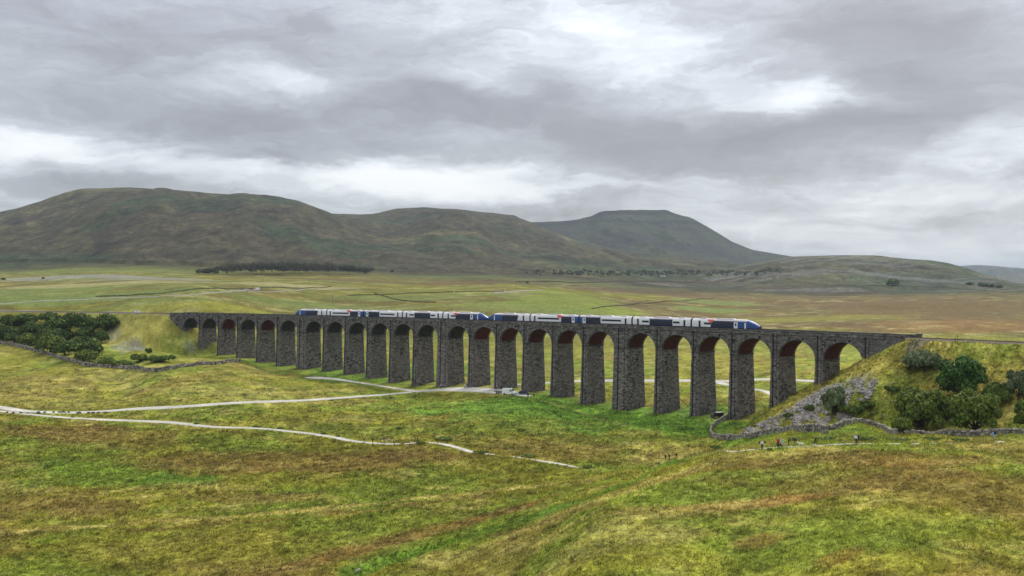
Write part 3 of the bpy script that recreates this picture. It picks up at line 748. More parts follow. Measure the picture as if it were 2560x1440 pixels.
# arches
NA = 24
RISE = 5.95
RED = {3, 5} | set(range(14, 25))
for i in range(1, 25):
    sl, sr = PS[i - 1] + PHW[i - 1] - .02, PS[i] - PHW[i] + .02
    sc, hs = (sl + sr) / 2, (sr - sl) / 2
    th = np.linspace(math.pi, 0, NA + 1)
    cv = [(sc + hs * math.cos(a), SPRZ + RISE * math.sin(a)) for a in th]
    B = UVB(); uo = i * 5.1
    def face(off, flip):
        for (sa_, za), (sb_, zb) in zip(cv[:-1], cv[1:]):
            P = [A3(sa_, off, za), A3(sb_, off, zb), A3(sb_, off, STRINGZ), A3(sa_, off, STRINGZ)]
            U = [(sa_, za), (sb_, zb), (sb_, STRINGZ), (sa_, STRINGZ)]
            if flip: P, U = P[::-1], U[::-1]
            B.quad(P, U)
        for (s0, s1) in ((PS[i - 1], sl), (sr, PS[i])):
            P = [A3(s0, off, SPRZ), A3(s1, off, SPRZ), A3(s1, off, STRINGZ), A3(s0, off, STRINGZ)]
            U = [(s0, SPRZ), (s1, SPRZ), (s1, STRINGZ), (s0, STRINGZ)]
            if flip: P, U = P[::-1], U[::-1]
            B.quad(P, U)
    face(0, False); face(VW, True)
    for (sa_, za), (sb_, zb) in zip(cv[:-1], cv[1:]):
        B.quad([A3(sa_, VW, za), A3(sb_, VW, zb), A3(sb_, 0, zb), A3(sa_, 0, za)], [(VW, za), (VW, zb), (0, zb), (0, za)])
    ar = B.build('arch', M_STONE_UP, via)
    # soffit: stone bands at the two faces, brick or dark stone between
    perim = np.concatenate([[0], np.cumsum([math.hypot(b[0] - a[0], b[1] - a[1]) for a, b in zip(cv[:-1], cv[1:])])])
    for nm, o0, o1, mt_, rec in (('lining', 1.05, VW - 1.05, M_BRICK if i in RED else M_DARKSTONE, -.03),):
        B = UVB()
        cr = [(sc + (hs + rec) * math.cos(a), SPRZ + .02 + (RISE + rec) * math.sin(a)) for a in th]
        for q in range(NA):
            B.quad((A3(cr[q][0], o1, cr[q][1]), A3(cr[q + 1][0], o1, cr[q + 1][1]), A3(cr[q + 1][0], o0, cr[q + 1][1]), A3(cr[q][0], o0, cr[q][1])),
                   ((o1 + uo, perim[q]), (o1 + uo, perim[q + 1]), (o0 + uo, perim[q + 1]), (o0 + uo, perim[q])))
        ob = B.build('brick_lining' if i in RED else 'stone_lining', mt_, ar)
    for side in (0, 1):
        # voussoirs: a ring of dressed stones standing a little proud of the face
        B = UVB()
        oF, oI = (-.07, 1.05) if side == 0 else (VW + .07, VW - 1.05)
        NV = 26; ta = np.linspace(math.pi, 0, NV + 1)
        for q in range(NV):
            a0, a1 = ta[q] - .006, ta[q + 1] + .006
            pr_ = .02 * ((q * 7) % 3); ofs = oF - pr_ if side == 0 else oF + pr_
            r0, r1 = 0.0, .78 + .05 * ((q * 5) % 3)
            P = {}
            for ka, a in (('0', a0), ('1', a1)):
                for kr, r in (('i', r0), ('o', r1)):
                    P[ka + kr] = (sc + (hs + r) * math.cos(a), SPRZ + .02 + (RISE + r) * math.sin(a))
            f = [A3(P[k][0], ofs, P[k][1]) for k in ('0i', '1i', '1o', '0o')]
            bk = [A3(P[k][0], oI, P[k][1]) for k in ('0i', '1i')] + [A3(P[k][0], (.05 if side == 0 else VW - .05), P[k][1]) for k in ('1o', '0o')]
            u4 = [(q * .8 + uo, 0), (q * .8 + .78 + uo, 0), (q * .8 + .78 + uo, .8), (q * .8 + uo, .8)]
            B.quad(f if side == 0 else f[::-1], u4)
            B.quad([f[1], f[0], bk[0], bk[1]], u4); B.quad([f[3], f[2], bk[2], bk[3]], u4)
            B.quad([f[0], f[3], bk[3], bk[0]], u4); B.quad([f[2], f[1], bk[1], bk[2]], u4)
        o = B.build('arch_ring', M_RING, ar); o['kind'] = 'stuff'
    # square drain mouths above the haunches: black blocks stand in for shaded holes
    for q, ds in enumerate((-.36, .36)):
        mb = MB(); c = A3(sc + hs * ds, -.03, SPRZ + RISE + (.42 + .1 * ((i * 3 + q) % 3)))
        mb.box(c, (.62, .12, .72), arc_ang(sc)); mb.build('drain_mouth', M_HOLE_SHADE, ar)
# abutments, parapets, string course, deck
def strip(name, mat, s0, s1, prof, parent, step=3.0, jit=0.0):
    """sweep a closed profile of (off, z) along the arc"""
    B = UVB(); ss = np.linspace(s0, s1, max(2, int((s1 - s0) / step) + 1))
    per = [0.0]
    for q in range(len(prof)):
        a, b = prof[q], prof[(q + 1) % len(prof)]; per.append(per[-1] + math.hypot(a[0] - b[0], a[1] - b[1]))
    js = [(random.uniform(-jit, jit), random.uniform(-jit, jit)) for _ in ss]
    for k in range(len(ss) - 1):
        for q in range(len(prof)):
            a, b = prof[q], prof[(q + 1) % len(prof)]
            B.quad((A3(ss[k], a[0] + js[k][0], a[1] + js[k][1]), A3(ss[k + 1], a[0] + js[k + 1][0], a[1] + js[k + 1][1]), A3(ss[k + 1], b[0] + js[k + 1][0], b[1] + js[k + 1][1]), A3(ss[k], b[0] + js[k][0], b[1] + js[k][1])),
                   ((ss[k], per[q]), (ss[k + 1], per[q]), (ss[k + 1], per[q + 1]), (ss[k], per[q + 1])))
    for k in (0, len(ss) - 1):
        P = [A3(ss[k], p[0], p[1]) for p in prof]; B.quad(P, [(p[0], p[1]) for p in prof])
    return B.build(name, mat, parent)
def rect(o0, o1, z0, z1): return [(o0, z0), (o1, z0), (o1, z1), (o0, z1)]
SL, SR = -9.5, solve_s(2249, 0) 
ab = strip('abutment', M_STONE_UP, SL, PS[0] + .5, rect(-.02, VW + .02, CAMZ - 42, STRINGZ - .01), via)
tag(ab, 'abutment at the far bushy embankment')
ab = strip('abutment', M_STONE_UP, PS[24] - .2, SR, rect(-.02, VW + .02, CAMZ - 40, STRINGZ - .01), via)
tag(ab, 'abutment at the near scree-covered embankment')
for (o0, o1, oc0, oc1) in ((0.0, .62, -.14, .74), (VW - .62, VW, VW - .74, VW + .14)):
    s_end = SR if o0 < 1 else solve_s(2294, VW)
    pp = strip('parapet', M_STONE_UP, SL, s_end, rect(o0, o1, STRINGZ + .28, TOPZ - .16), via)
    strip('coping', M_COPE, SL - .1, s_end + .1, rect(oc0 + .04, oc1 - .04, TOPZ - .16, TOPZ), pp, 1.1, .035)
    strip('string_course', M_RING, SL, s_end, rect(o0 - .26 if o0 < 1 else o0 + .1, o1 - .1 if o0 < 1 else o1 + .26, STRINGZ, STRINGZ + .28), pp)
strip('deck', M_DARKSTONE, SL, SR, rect(.63, VW - .63, STRINGZ - .6, RAILZ - .34), via)
# terminal blocks at the near ends of the parapets
for o_, ss_ in ((.31, SR + .6), (VW - .31, solve_s(2294, VW) + .6)):
    B = MB(); c = A3(ss_, o_, TOPZ - 1.2); B.box(c, (1.4, 1.1, 2.6), arc_ang(ss_)); B.box((c[0], c[1], TOPZ + .14), (1.6, 1.3, .22), arc_ang(ss_))
    me = B.mesh('end_pillar', M_STONE_UP); l = me.uv_layers.new(name='UVMap')
    for lp in me.loops: v = me.vertices[lp.vertex_index].co; l.data[lp.index].uv = (v.x + v.y, v.z)
    link('end_pillar', me, via)

# ------------------------------------------------------------------ railway track
M_BALLAST = simple('brown ballast', (.17, .135, .105), .95, .3, 6, bump=.6)
M_RAIL = simple('rusty rail', (.085, .055, .042), .5)
M_SLEEPER = simple('weathered sleeper', (.13, .115, .10), .9)
trk = empty('railway_track', A3(200, TRK, RAILZ)); bpy.context.view_layer.update()
tag(trk, 'single railway track on brown ballast running along the viaduct and embankments', 'railway track')
def sweep(name, mat, s0, s1, prof, step=4.0):
    mb = MB(); bx, by, bz = trk.location
    mb.loft([[(lambda p: (p[0] - bx, p[1] - by, p[2] - bz))(A3(s, o, z)) for (o, z) in prof] for s in np.arange(s0, s1, step)])
    return mb.build(name, mat, trk)
S_A, S_B = -190, 520
sweep('ballast', M_BALLAST, S_A, S_B, [(TRK - 2.6, RAILZ - .70), (TRK - 1.6, RAILZ - .19), (TRK + 1.6, RAILZ - .19), (TRK + 2.6, RAILZ - .70)])
for o_ in (-.74, .74):
    sweep('rail', M_RAIL, S_A, S_B, [(TRK + o_ - .05, RAILZ - .16), (TRK + o_ + .05, RAILZ - .16), (TRK + o_ + .04, RAILZ), (TRK + o_ - .04, RAILZ)])
mb = MB()
for s in np.arange(S_A + 1, S_B - 1, .7):
    x, y, z = A3(s, TRK, RAILZ - .22); mb.box((x - trk.location.x, y - trk.location.y, z - trk.location.z), (.24, 2.5, .14), arc_ang(s))
mb.build('sleepers', M_SLEEPER, trk)['kind'] = 'stuff'

# ------------------------------------------------------------------ train: two five-car units coupled nose to nose
M_WHITE = simple('white train paint', (.83, .83, .84), .35, .05, 2, spec=.5)
M_NAVY = simple('navy train paint', (.012, .020, .065), .3, .1, 2, spec=.5)
M_BLUE = simple('blue train paint', (.018, .075, .26), .3, .1, 2, spec=.5)
M_ROOF = simple('pinkish grey roof', (.66, .61, .62), .6, .12, 1.5)
M_GLASS = simple('dark window glass', (.008, .009, .012), .12, .1, 2, spec=.6)
M_CORAL = simple('coral red panel', (.72, .13, .10), .4, .06, 2)
M_UNDER = simple('dark underframe', (.03, .03, .033), .7)
M_GANG = simple('black gangway rubber', (.012, .012, .014), .8)
M_LAMP = simple('pale lamp lens', (.8, .8, .75), .2)
TM = [M_WHITE, M_NAVY, M_BLUE, M_ROOF, M_UNDER]
PROF = [(-1.22, .35), (-1.36, .80), (-1.39, 1.75), (-1.38, 2.50), (-1.30, 3.05), (-1.02, 3.46), (-.55, 3.68), (0, 3.74),
        (.55, 3.68), (1.02, 3.46), (1.30, 3.05), (1.38, 2.50), (1.39, 1.75), (1.36, .80), (1.22, .35)]
# per car, rear end to front end as fractions: body paint zones, window strips, doors, oval doors, coral panel, nose
CARS = {
    'lead': dict(z=[(0, .30, 0), (.30, .66, 1), (.66, 1, 2)], strip=[(.19, .30), (.31, .64)], door=[.12], oval=[.672], coral=(.245, .325), nose=1),
    'centre': dict(z=[(0, .30, 0), (.30, .70, 1), (.70, 1, 0)], strip=[(.17, .29), (.31, .69), (.71, .82)], door=[.095, .90], oval=[], coral=None, nose=0),
    'kitchen': dict(z=[(0, .12, 2), (.12, .42, 1), (.42, 1, 0)], strip=[(.15, .40), (.44, .81)], door=[.895], oval=[.095], coral=None, nose=0),
    'saloon': dict(z=[(0, .65, 0), (.65, .88, 1), (.88, 1, 2)], strip=[(.16, .61), (.66, .86)], door=[.09], oval=[.90], coral=(.56, .66), nose=0),
    'tail': dict(z=[(0, .38, 2), (.38, .735, 1), (.735, 1, 0)], strip=[(.36, .70)], door=[.865], oval=[], coral=None, nose=-1)}
def carriage(kind, sa, sb, train, label):
    d = CARS[kind]
    (xa, ya), (xb, yb) = arc(sa, TRK), arc(sb, TRK)
    L = math.hypot(xb - xa, yb - ya) - .5
    a = math.atan2(yb - ya, xb - xa)
    base = Vector(((xa + xb) / 2, (ya + yb) / 2, RAILZ)) - train.location
    nose = d['nose']
    def sect(x):
        """half width and height factors along the body"""
        q = (x / L + .5) if nose >= 0 else (.5 - x / L)
        if nose == 0 or q < .79: return 1.0, 1.0
        k = (q - .79) / .21
        return 1 - .42 * k ** 2.4, 1 - .62 * k ** 1.7
    xs = sorted(set([0.0, 1.0] + [q for z in d['z'] for q in z[:2]] + ([.79, .83, .87, .91, .94, .97, .99] if nose > 0 else []) + ([.21, .17, .13, .09, .06, .03, .01] if nose < 0 else [])))
    rings = []
    for q in xs:
        x = (q - .5) * L; wx, hx = sect(x)
        shear = 0.0
        if 0 < q < 1 and any(abs(q - z[0]) < 1e-6 for z in d['z']) and nose: shear = .25
        rings.append([(x + shear * (z - 1.9), y * wx, .30 + (z - .30) * hx if z > .9 else z) for (y, z) in PROF])
    def mi(j, q):
        c = (xs[j] + xs[j + 1]) / 2
        paint = [z[2] for z in d['z'] if z[0] <= c <= z[1]][0]
        if q == 0 or q == len(PROF) - 2: return 4
        if q == len(PROF) - 1: return 4
        if 4 <= q <= 9:
            blue_nose = paint == 2 and ((nose > 0 and c > .83) or (nose < 0 and c < .17))
            if blue_nose: return 2
            if paint == 0 and 4 in (q,) or paint == 0 and q == 9: return 0
            return 3
        return paint
    mb = MB(); mb.loft(rings, True, mi)
    body = mb.build('carriage', TM, train, base, a, smooth=False)
    tag(body, label)
    def panel(name, x0, x1, z0, z1, mat, th=.02, both=True):
        for side in ((-1, 1) if both else (-1,)):
            m2 = MB(); X0_, X1_ = (x0 - .5) * L, (x1 - .5) * L
            w0 = sect((X0_ + X1_) / 2)[0]
            m2.box(((X0_ + X1_) / 2, side * (1.388 * w0 + .004), (z0 + z1) / 2), (X1_ - X0_, th, z1 - z0))
            m2.build(name, mat, body)
    for (p, q) in d['strip']: panel('window_strip', p, q, 1.66, 2.36, M_GLASS)
    for p in d['door']:
        panel('door', p - .016, p + .016, .62, 2.95, M_GLASS, .026)
    for p in d['oval']:
        w = .75 / L
        panel('door', p - w, p + w, .62, 2.75, M_WHITE, .024); panel('door_window', p - w * .42, p + w * .42, 1.45, 2.4, M_GLASS, .034)
    if d['coral']:
        p, q = d['coral']; X0_, X1_ = (p - .5) * L, (q - .5) * L
        for sgn in (-1, 1):
            m2 = MB(); m2.v = [(X0_ + .9, sgn * 1.402, 2.42), (X1_, sgn * 1.402, 2.42), (X1_ + .3, sgn * 1.325, 3.06), (X1_ + .5, sgn * 1.035, 3.49), (X0_ - .3, sgn * 1.035, 3.49), (X0_, sgn * 1.325, 3.06)]
            m2.f = [(0, 1, 2, 5), (5, 2, 3, 4)]; m2.mi = [0, 0]; m2.build('coral_panel', M_CORAL, body)
    # roof equipment pods
    for p, w in ((.5, .26), (.16, .1), (.84, .1)):
        if nose > 0 and p > .8 or nose < 0 and p < .2: continue
        m2 = MB(); m2.box(((p - .5) * L, 0, 3.80), (w * L, 1.5, .22), taper=.9); m2.build('roof_pod', M_ROOF, body)
    # bogies
    for p in (.15, .85):
        m2 = MB(); m2.box(((p - .5) * L, 0, .52), (3.4, 2.1, .35))
        for dx_ in (-1.2, 1.2):
            for sgn in (-1, 1): m2.tube([((p - .5) * L + dx_, sgn * .68, .43), ((p - .5) * L + dx_, sgn * .82, .43)], .42, 12)
        m2.build('bogie', M_UNDER, body)
    if nose:
        # raked windscreen and lamps on the tapering nose
        m2 = MB(); sg = nose
        def nz(q, y, zf):
            x = sg * (q - .5) * L; wx, hx = sect(x); z = .30 + (zf - .30) * hx
            return (x, y * wx, z + .02)
        m2.v = [nz(.885, -.8, 3.58), nz(.885, .8, 3.58), nz(.945, .85, 3.58), nz(.945, -.85, 3.58)]; m2.f = [(0, 1, 2, 3)]; m2.mi = [0]; m2.build('windscreen', M_GLASS, body)
        for y in (-.85, .85):
            m2 = MB(); p = nz(.985, y, 2.0); m2.box((p[0], p[1], p[2] - .25), (.35, .3, .16)); m2.build('headlight', M_LAMP, body)
        q0 = .80 if sg > 0 else .17
        panel('cab_door', q0, q0 + .022, .65, 2.6, M_WHITE, .02)
    else: pass
    # rubber gangway to the next car
    if kind != 'lead':
        m2 = MB(); m2.box((L / 2 + .25, 0, 1.95), (.55, 2.3, 2.7)); m2.build('gangway', M_GANG, body)
    return body
GAPS = [735, 816.5, 908, 1006, 1107, 1216, 1325, 1447, 1580, 1728, 1898]
SG = [solve_s(u, TRK - 1.4) for u in GAPS]
KINDS_ = ['tail', 'saloon', 'kitchen', 'centre', 'lead']
for tn, k0, lb in ((0, 0, 'rear five-car blue and white train unit, farther along the viaduct'), (1, 5, 'front five-car blue and white train unit with its nose leading along the viaduct')):
    x, y, z = A3((SG[k0] + SG[k0 + 5]) / 2, TRK, RAILZ)
    tr = empty('train', (x, y, z)); tag(tr, lb, 'train', 'coupled train units on the viaduct')
    for k in range(5):
        carriage(KINDS_[k], SG[k0 + k] + .1, SG[k0 + k + 1] - .1, tr, ['blue-nosed carriage with a slanted white end', 'white carriage with a coral corner', 'blue-ended white carriage', 'white carriage with a navy middle', 'navy carriage with blue nose and coral corner'][k])

# ------------------------------------------------------------------ tracks and paths on the ground
M_PATH = attr_mat('pale stone path', [(.9, .20, 1), (.16, .14, 1)], rough=.95, bump=(2.5, .4, .05))
M_GREYPATH = simple('grey gravel', (.26, .245, .22), .95, .2, .4, bump=.4)
def resample(P, step):
    P = np.array(P, float); out = []
    # catmull-rom
    Q = np.vstack([2 * P[0] - P[1], P, 2 * P[-1] - P[-2]])
    for i in range(len(P) - 1):
        p0, p1, p2, p3 = Q[i:i + 4]; n = max(2, int(np.hypot(*(p2 - p1)[:2]) / step))
        for t in np.arange(n) / n:
            out.append(.5 * ((2 * p1) + (-p0 + p2) * t + (2 * p0 - 5 * p1 + 4 * p2 - p3) * t * t + (-p0 + 3 * p1 - 3 * p2 + p3) * t ** 3))
    out.append(P[-1]); return np.array(out)
def ribbon(name, label, uvw, mat, ymin=62, lift=.09, step=1.2, rough=.10, ymax=6000):
    P = WAYXY[uvw] if isinstance(uvw, str) else [hit(u, v, ymin, ymax) + (w,) for (u, v, w) in uvw]
    S = resample(P, step); x, y, w = S.T; w = w * .85
    tx, ty = np.gradient(x), np.gradient(y); l = np.hypot(tx, ty) + 1e-9; nx, ny = -ty / l, tx / l
    j = (fbm(np.arange(len(x)) * .35, x * 0, 77, 3) - .5); j2 = (fbm(np.arange(len(x)) * .35, x * 0 + 9, 78, 3) - .5)
    K = 5; V = []
    for k in range(K):
        q = k / (K - 1) - .5
        ww = w * (1 + rough * 2 * (j if q < 0 else j2))
        xx, yy = x + nx * q * ww, y + ny * q * ww
        V.append(np.stack([xx, yy, Zg(xx, yy) + lift * (1 - .9 * (abs(q) > .4))], -1))
    V = np.stack(V, 1).reshape(-1, 3); n = len(x)
    FA = [(i * K + k, i * K + k + 1, (i + 1) * K + k + 1, (i + 1) * K + k) for i in range(n - 1) for k in range(K - 1)]
    # face upward
    V_ = V.reshape(n, K, 3); up = np.cross(V_[1, 0] - V_[0, 0], V_[0, 1] - V_[0, 0])[2]
    FA = np.array(FA);  FA = FA if up < 0 else FA[:, ::-1]
    lane = np.array([(.33, .305, .20), (.53, .51, .47), (.46, .44, .375), (.53, .51, .47), (.33, .305, .20)])
    wear = .8 + .4 * fbm(np.arange(n) * .3, np.zeros(n), 79, 3)
    colr = (lane[None] * wear[:, None, None]).reshape(-1, 3)
    return tag(link(name, mesh_np(name, V, FA, mat, col=colr, smooth=True)), label, 'path', None, 'structure')
ribbon('path', 'wide pale stone track crossing the valley floor to the viaduct', 'main', M_PATH)
ribbon('path', 'pale gravel clearing at the foot of the piers where the van is parked', 'clearing', M_PATH, lift=.07)
ribbon('path', 'pale branch track running along the piers and ending in a rounded patch', 'branch', M_PATH, lift=.11)
ribbon('path', 'narrow pale footpath winding across the lower moor', 'foot', M_PATH)
ribbon('path', 'short pale footpath stretch below the two hikers walking close together', 'foot2', M_PATH)
ribbon('path', 'pale footpath stretch descending beyond the hikers', 'foot3', M_PATH)
ribbon('path', 'short broken pale stretch of the footpath', 'foot4', M_PATH)
ribbon('path', 'last pale footpath stretch ending in the rushes', 'foot5', M_PATH)
ribbon('path', 'pale path edge running along the brow past the dog walkers', 'brow', M_PATH, lift=.12)
for a, b, v in ((2146, 2162, 1111), (2167, 2176, 1111), (2210, 2248, 1111), (2278, 2296, 1110), (2320, 2382, 1110), (2488, 2508, 1106)):
    o = ribbon('path', 'broken pale strip of the brow path showing between tufts of grass', [(a, v, .5), ((a + b) / 2, v, .6), (b, v - 1, .45)], M_PATH, lift=.14, step=.4); o['group'] = 'broken strips of the brow path'
ribbon('path', 'wide pale track on the far side of the viaduct', 'beyond', M_PATH, ymin=330)
ribbon('path', 'pale side track forking off the far track between the piers', 'fork', M_PATH, ymin=300, lift=.12)
ribbon('path', 'pale track rising across the field behind the viaduct', [(1232, 733, 7), (1290, 728, 11), (1350, 725, 6)], M_GREYPATH, ymin=600, step=6, lift=.3)
ribbon('road', 'grey lane with verges slanting over the far fields', [(-80, 768, 4.5), (0, 760, 4.5), (120, 752, 4.5), (260, 746, 3.6), (380, 742, 3.4), (480, 737, 3), (560, 730, 3), (620, 727.5, 3), (720, 727, 2.6), (800, 724, 2.6), (900, 721, 2.4)], M_GREYPATH, ymin=560, step=4, lift=.25)
ribbon('path', 'thin pale trackside strip beyond the embankment', [(-60, 776, 3), (100, 778, 3), (250, 781, 2.5), (400, 784, 2)], M_GREYPATH, ymin=500, step=4, lift=.2)

# ------------------------------------------------------------------ dry stone walls
M_WALL = attr_mat('dry wall stone', [(1.1, .35, 1)], rough=.95, bump=(2.0, .6, .08))
def dry_wall(label, uvs, h=1.35, ymin=62, stone=.7, courses=5, world=None, ymax=6000, cols=((.075, .068, .056), (.46, .42, .36))):
    P = world if world else [hit(u, v, ymin, ymax) for (u, v) in uvs]
    S = resample(P, .5); seg = np.hypot(*np.diff(S, axis=0).T); cum = np.concatenate([[0], np.cumsum(seg)])
    L = cum[-1]; V = []; C = []; n = 0; Q = []
    cx, cy = S[len(S) // 2]; o = empty('dry_stone_wall', (cx, cy, float(Zg(cx, cy)))); tag(o, label, 'stone wall')
    def block(d, ln, z0, z1, th, capst):
        nonlocal n
        x = np.interp(d, cum, S[:, 0]); y = np.interp(d, cum, S[:, 1]); x2 = np.interp(d + .4, cum, S[:, 0]); y2 = np.interp(d + .4, cum, S[:, 1])
        if d > L - .5: x2, y2 = 2 * x - np.interp(d - .4, cum, S[:, 0]), 2 * y - np.interp(d - .4, cum, S[:, 1])
        tx, ty = x2 - x, y2 - y; l = math.hypot(tx, ty) + 1e-9; tx /= l; ty /= l
        g = float(Zg(x, y)); r = random.uniform
        for zz in (z0, z1):
            k = 1.0 if zz == z0 else r(.82, 1)
            for (a, b) in ((-1, -1), (1, -1), (1, 1), (-1, 1)):
                px, py = a * ln * .5 * k * r(.9, 1.04), b * th * .5 * k * r(.86, 1.1)
                V.append((x + tx * px - ty * py - cx, y + ty * px + tx * py - cy, g + zz + r(-.03, .03) - o.location.z))
        q = r(0, 1) ** 1.6 * (1.0 if not capst else 1.0) + (.25 if capst else 0); lo, hi = np.array(cols[0]), np.array(cols[1])
        C.extend([lo + (hi - lo) * min(q, 1.1)] * 8)
        for f in ((4, 5, 6, 7), (0, 1, 5, 4), (1, 2, 6, 5), (2, 3, 7, 6), (3, 0, 4, 7)): Q.append(tuple(n + k for k in f))
        n += 8
    for c in range(courses):
        z0, z1 = -.25 + (h + .0) * c / courses if c else -.4, h * (c + 1) / courses
        th = .75 - .06 * c; d = random.uniform(0, stone)
        while d < L:
            ln = stone * random.uniform(.6, 1.35); block(d, ln, max(z0, -.4), z1 - .02, th, False); d += ln * .97
    me = mesh_np('stones', V, Q, M_WALL, col=C); link('stones', me, o)['kind'] = 'stuff'
    V.clear(); C.clear(); Q.clear(); n = 0; d = 0.0
    while d < L:
        block(d, stone * .42, h, h + random.uniform(.22, .36), .5, True); d += stone * .46
    me = mesh_np('coping_stones', V, Q, M_WALL, col=C); link('coping_stones', me, o)['kind'] = 'stuff'
    return o
dry_wall('curved dry stone wall sweeping from the pier round below the scree', [(1826, 1043), (1808, 1052), (1787, 1066), (1777, 1083), (1782, 1094), (1800, 1100), (1830, 1100), (1870, 1097), (1910, 1090), (1950, 1084), (2000, 1080), (2040, 1080), (2068, 1084)])
dry_wall('dry stone wall climbing over the green knoll and on along the foot of the bushy slope', [(2072, 1078), (2100, 1069), (2125, 1062), (2145, 1059), (2170, 1063), (2195, 1071), (2215, 1080), (2235, 1087), (2300, 1089), (2380, 1089), (2460, 1089), (2560, 1088), (2680, 1086)], h=.95, cols=((.07, .065, .055), (.44, .40, .34)))
dry_wall('grey dry stone wall below the bush-covered embankment, ending at a pier', [(-150, 826), (0, 858), (60, 871), (110, 884), (160, 899), (220, 915), (290, 920), (350, 924), (370, 929), (410, 926), (480, 917), (560, 909), (600, 905)], h=1.5, stone=1.1, courses=4)
FARC = ((.10, .085, .055), (.19, .165, .11))
dry_wall('thin dark wall in the field behind the rear train unit', [(870, 739), (960, 737), (1050, 733), (1140, 730), (1260, 729)], .5, 560, 2.0, 1, cols=FARC)
dry_wall('thin dark wall running down to the field corner behind the train', [(935, 733), (965, 742), (1010, 752), (1090, 757)], .5, 560, 2.0, 1, cols=FARC)
dry_wall('thin dark wall along the far side of the brown moor', [(1290, 705), (1450, 707), (1600, 703), (1750, 701)], .8, 700, 3.0, 1, cols=FARC)
dry_wall('thin dark wall crossing the pale fields by the parked vehicles', [(240, 742), (420, 732), (560, 722), (700, 719), (830, 716)], .5, 640, 2.5, 1, cols=FARC)
dry_wall('thin dark wall beside the far stream on the moor', [(1480, 772), (1560, 764), (1650, 756), (1740, 750), (1800, 745)], .5, 560, 2.5, 1, cols=FARC)
dry_wall('thin dark wall running past the lone round tree', [(2080, 716), (2230, 714), (2350, 719), (2470, 727)], .8, 700, 3.0, 1, cols=FARC)
# ------------------------------------------------------------------ trees and bushes
M_LEAF = leaf_mat('leaves', (1, 1, 1), .15)
M_BARK = simple('grey bark', (.075, .062, .05), .9, .3, 5)
def crown_arrays(blobs, n, leaf, pal, seed, flat=.75):
    """leaf faces scattered through a set of ellipsoids (cx, cy, cz, rx, ry, rz)"""
    g = np.random.default_rng(seed)
    B = np.array(blobs, float); area = (B[:, 3] * B[:, 4] + B[:, 4] * B[:, 5] + B[:, 3] * B[:, 5]); pk = g.choice(len(B), n, p=area / area.sum())
    b = B[pk]; d = g.normal(size=(n, 3)); d /= np.linalg.norm(d, axis=1)[:, None]
    d[:, 2] = np.where(d[:, 2] < -.35, -d[:, 2] * .6, d[:, 2])
    # clumps: pull the leaves of a blob towards random sprig centres
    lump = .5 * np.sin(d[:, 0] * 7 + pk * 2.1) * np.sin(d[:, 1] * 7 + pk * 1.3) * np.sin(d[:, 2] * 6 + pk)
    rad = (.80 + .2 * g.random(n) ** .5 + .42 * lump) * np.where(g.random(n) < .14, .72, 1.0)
    c = b[:, :3] + d * b[:, 3:] * rad[:, None]
    nrm = d + g.normal(size=(n, 3)) * .38; nrm /= np.linalg.norm(nrm, axis=1)[:, None]
    t1 = np.cross(nrm, g.normal(size=(n, 3))); t1 /= np.linalg.norm(t1, axis=1)[:, None] + 1e-9; t2 = np.cross(nrm, t1)
    s = leaf * (.55 + .8 * g.random(n))[:, None]
    V = np.stack([c - t1 * s, c - t2 * s * .55, c + t1 * s, c + t2 * s * .55], 1).reshape(-1, 3)
    p0, p1, p2 = [np.array(q) for q in pal]
    r = np.clip(.45 + .9 * lump + g.normal(size=n) * .22, 0, 1)[:, None]  # tone follows the lumps: lit bulges and shaded hollows put into leaf colour
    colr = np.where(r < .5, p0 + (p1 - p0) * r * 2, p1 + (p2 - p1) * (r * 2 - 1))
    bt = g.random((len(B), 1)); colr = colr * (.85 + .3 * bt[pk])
    return V, np.arange(4 * n).reshape(n, 4), np.repeat(colr, 4, 0)
def crown_mesh(name, blobs, n, leaf, pal, seed):
    V, Fq, C = crown_arrays(blobs, n, leaf, pal, seed); return mesh_np(name, V, Fq, M_LEAF, col=C)
def trunk_mesh(blobs, h0, r0, seed):
    g = random.Random(seed); mb = MB()
    mb.tube([(0, 0, -.8), (g.uniform(-.1, .1), g.uniform(-.1, .1), h0 * .5), (g.uniform(-.2, .2), g.uniform(-.2, .2), h0)], [r0 * 1.25, r0, r0 * .8], 8)
    for b in blobs:
        p = Vector((b[0], b[1], b[2])); m = p * .5 + Vector((0, 0, h0 * .35))
        mb.tube([(0, 0, h0 * .6), tuple(m), tuple(p + Vector((0, 0, b[5] * .3)))], [r0 * .6, r0 * .4, r0 * .12], 5)
    return mb.mesh('trunk', M_BARK)
PAL_DARK = ((.022, .044, .010), (.062, .104, .019), (.185, .235, .050))
PAL_MID = ((.036, .066, .012), (.110, .160, .025), (.255, .290, .062))
PAL_GREY = ((.058, .085, .040), (.125, .162, .076), (.23, .27, .135))
PAL_BRIGHT = ((.018, .045, .012), (.052, .120, .022), (.140, .230, .048))
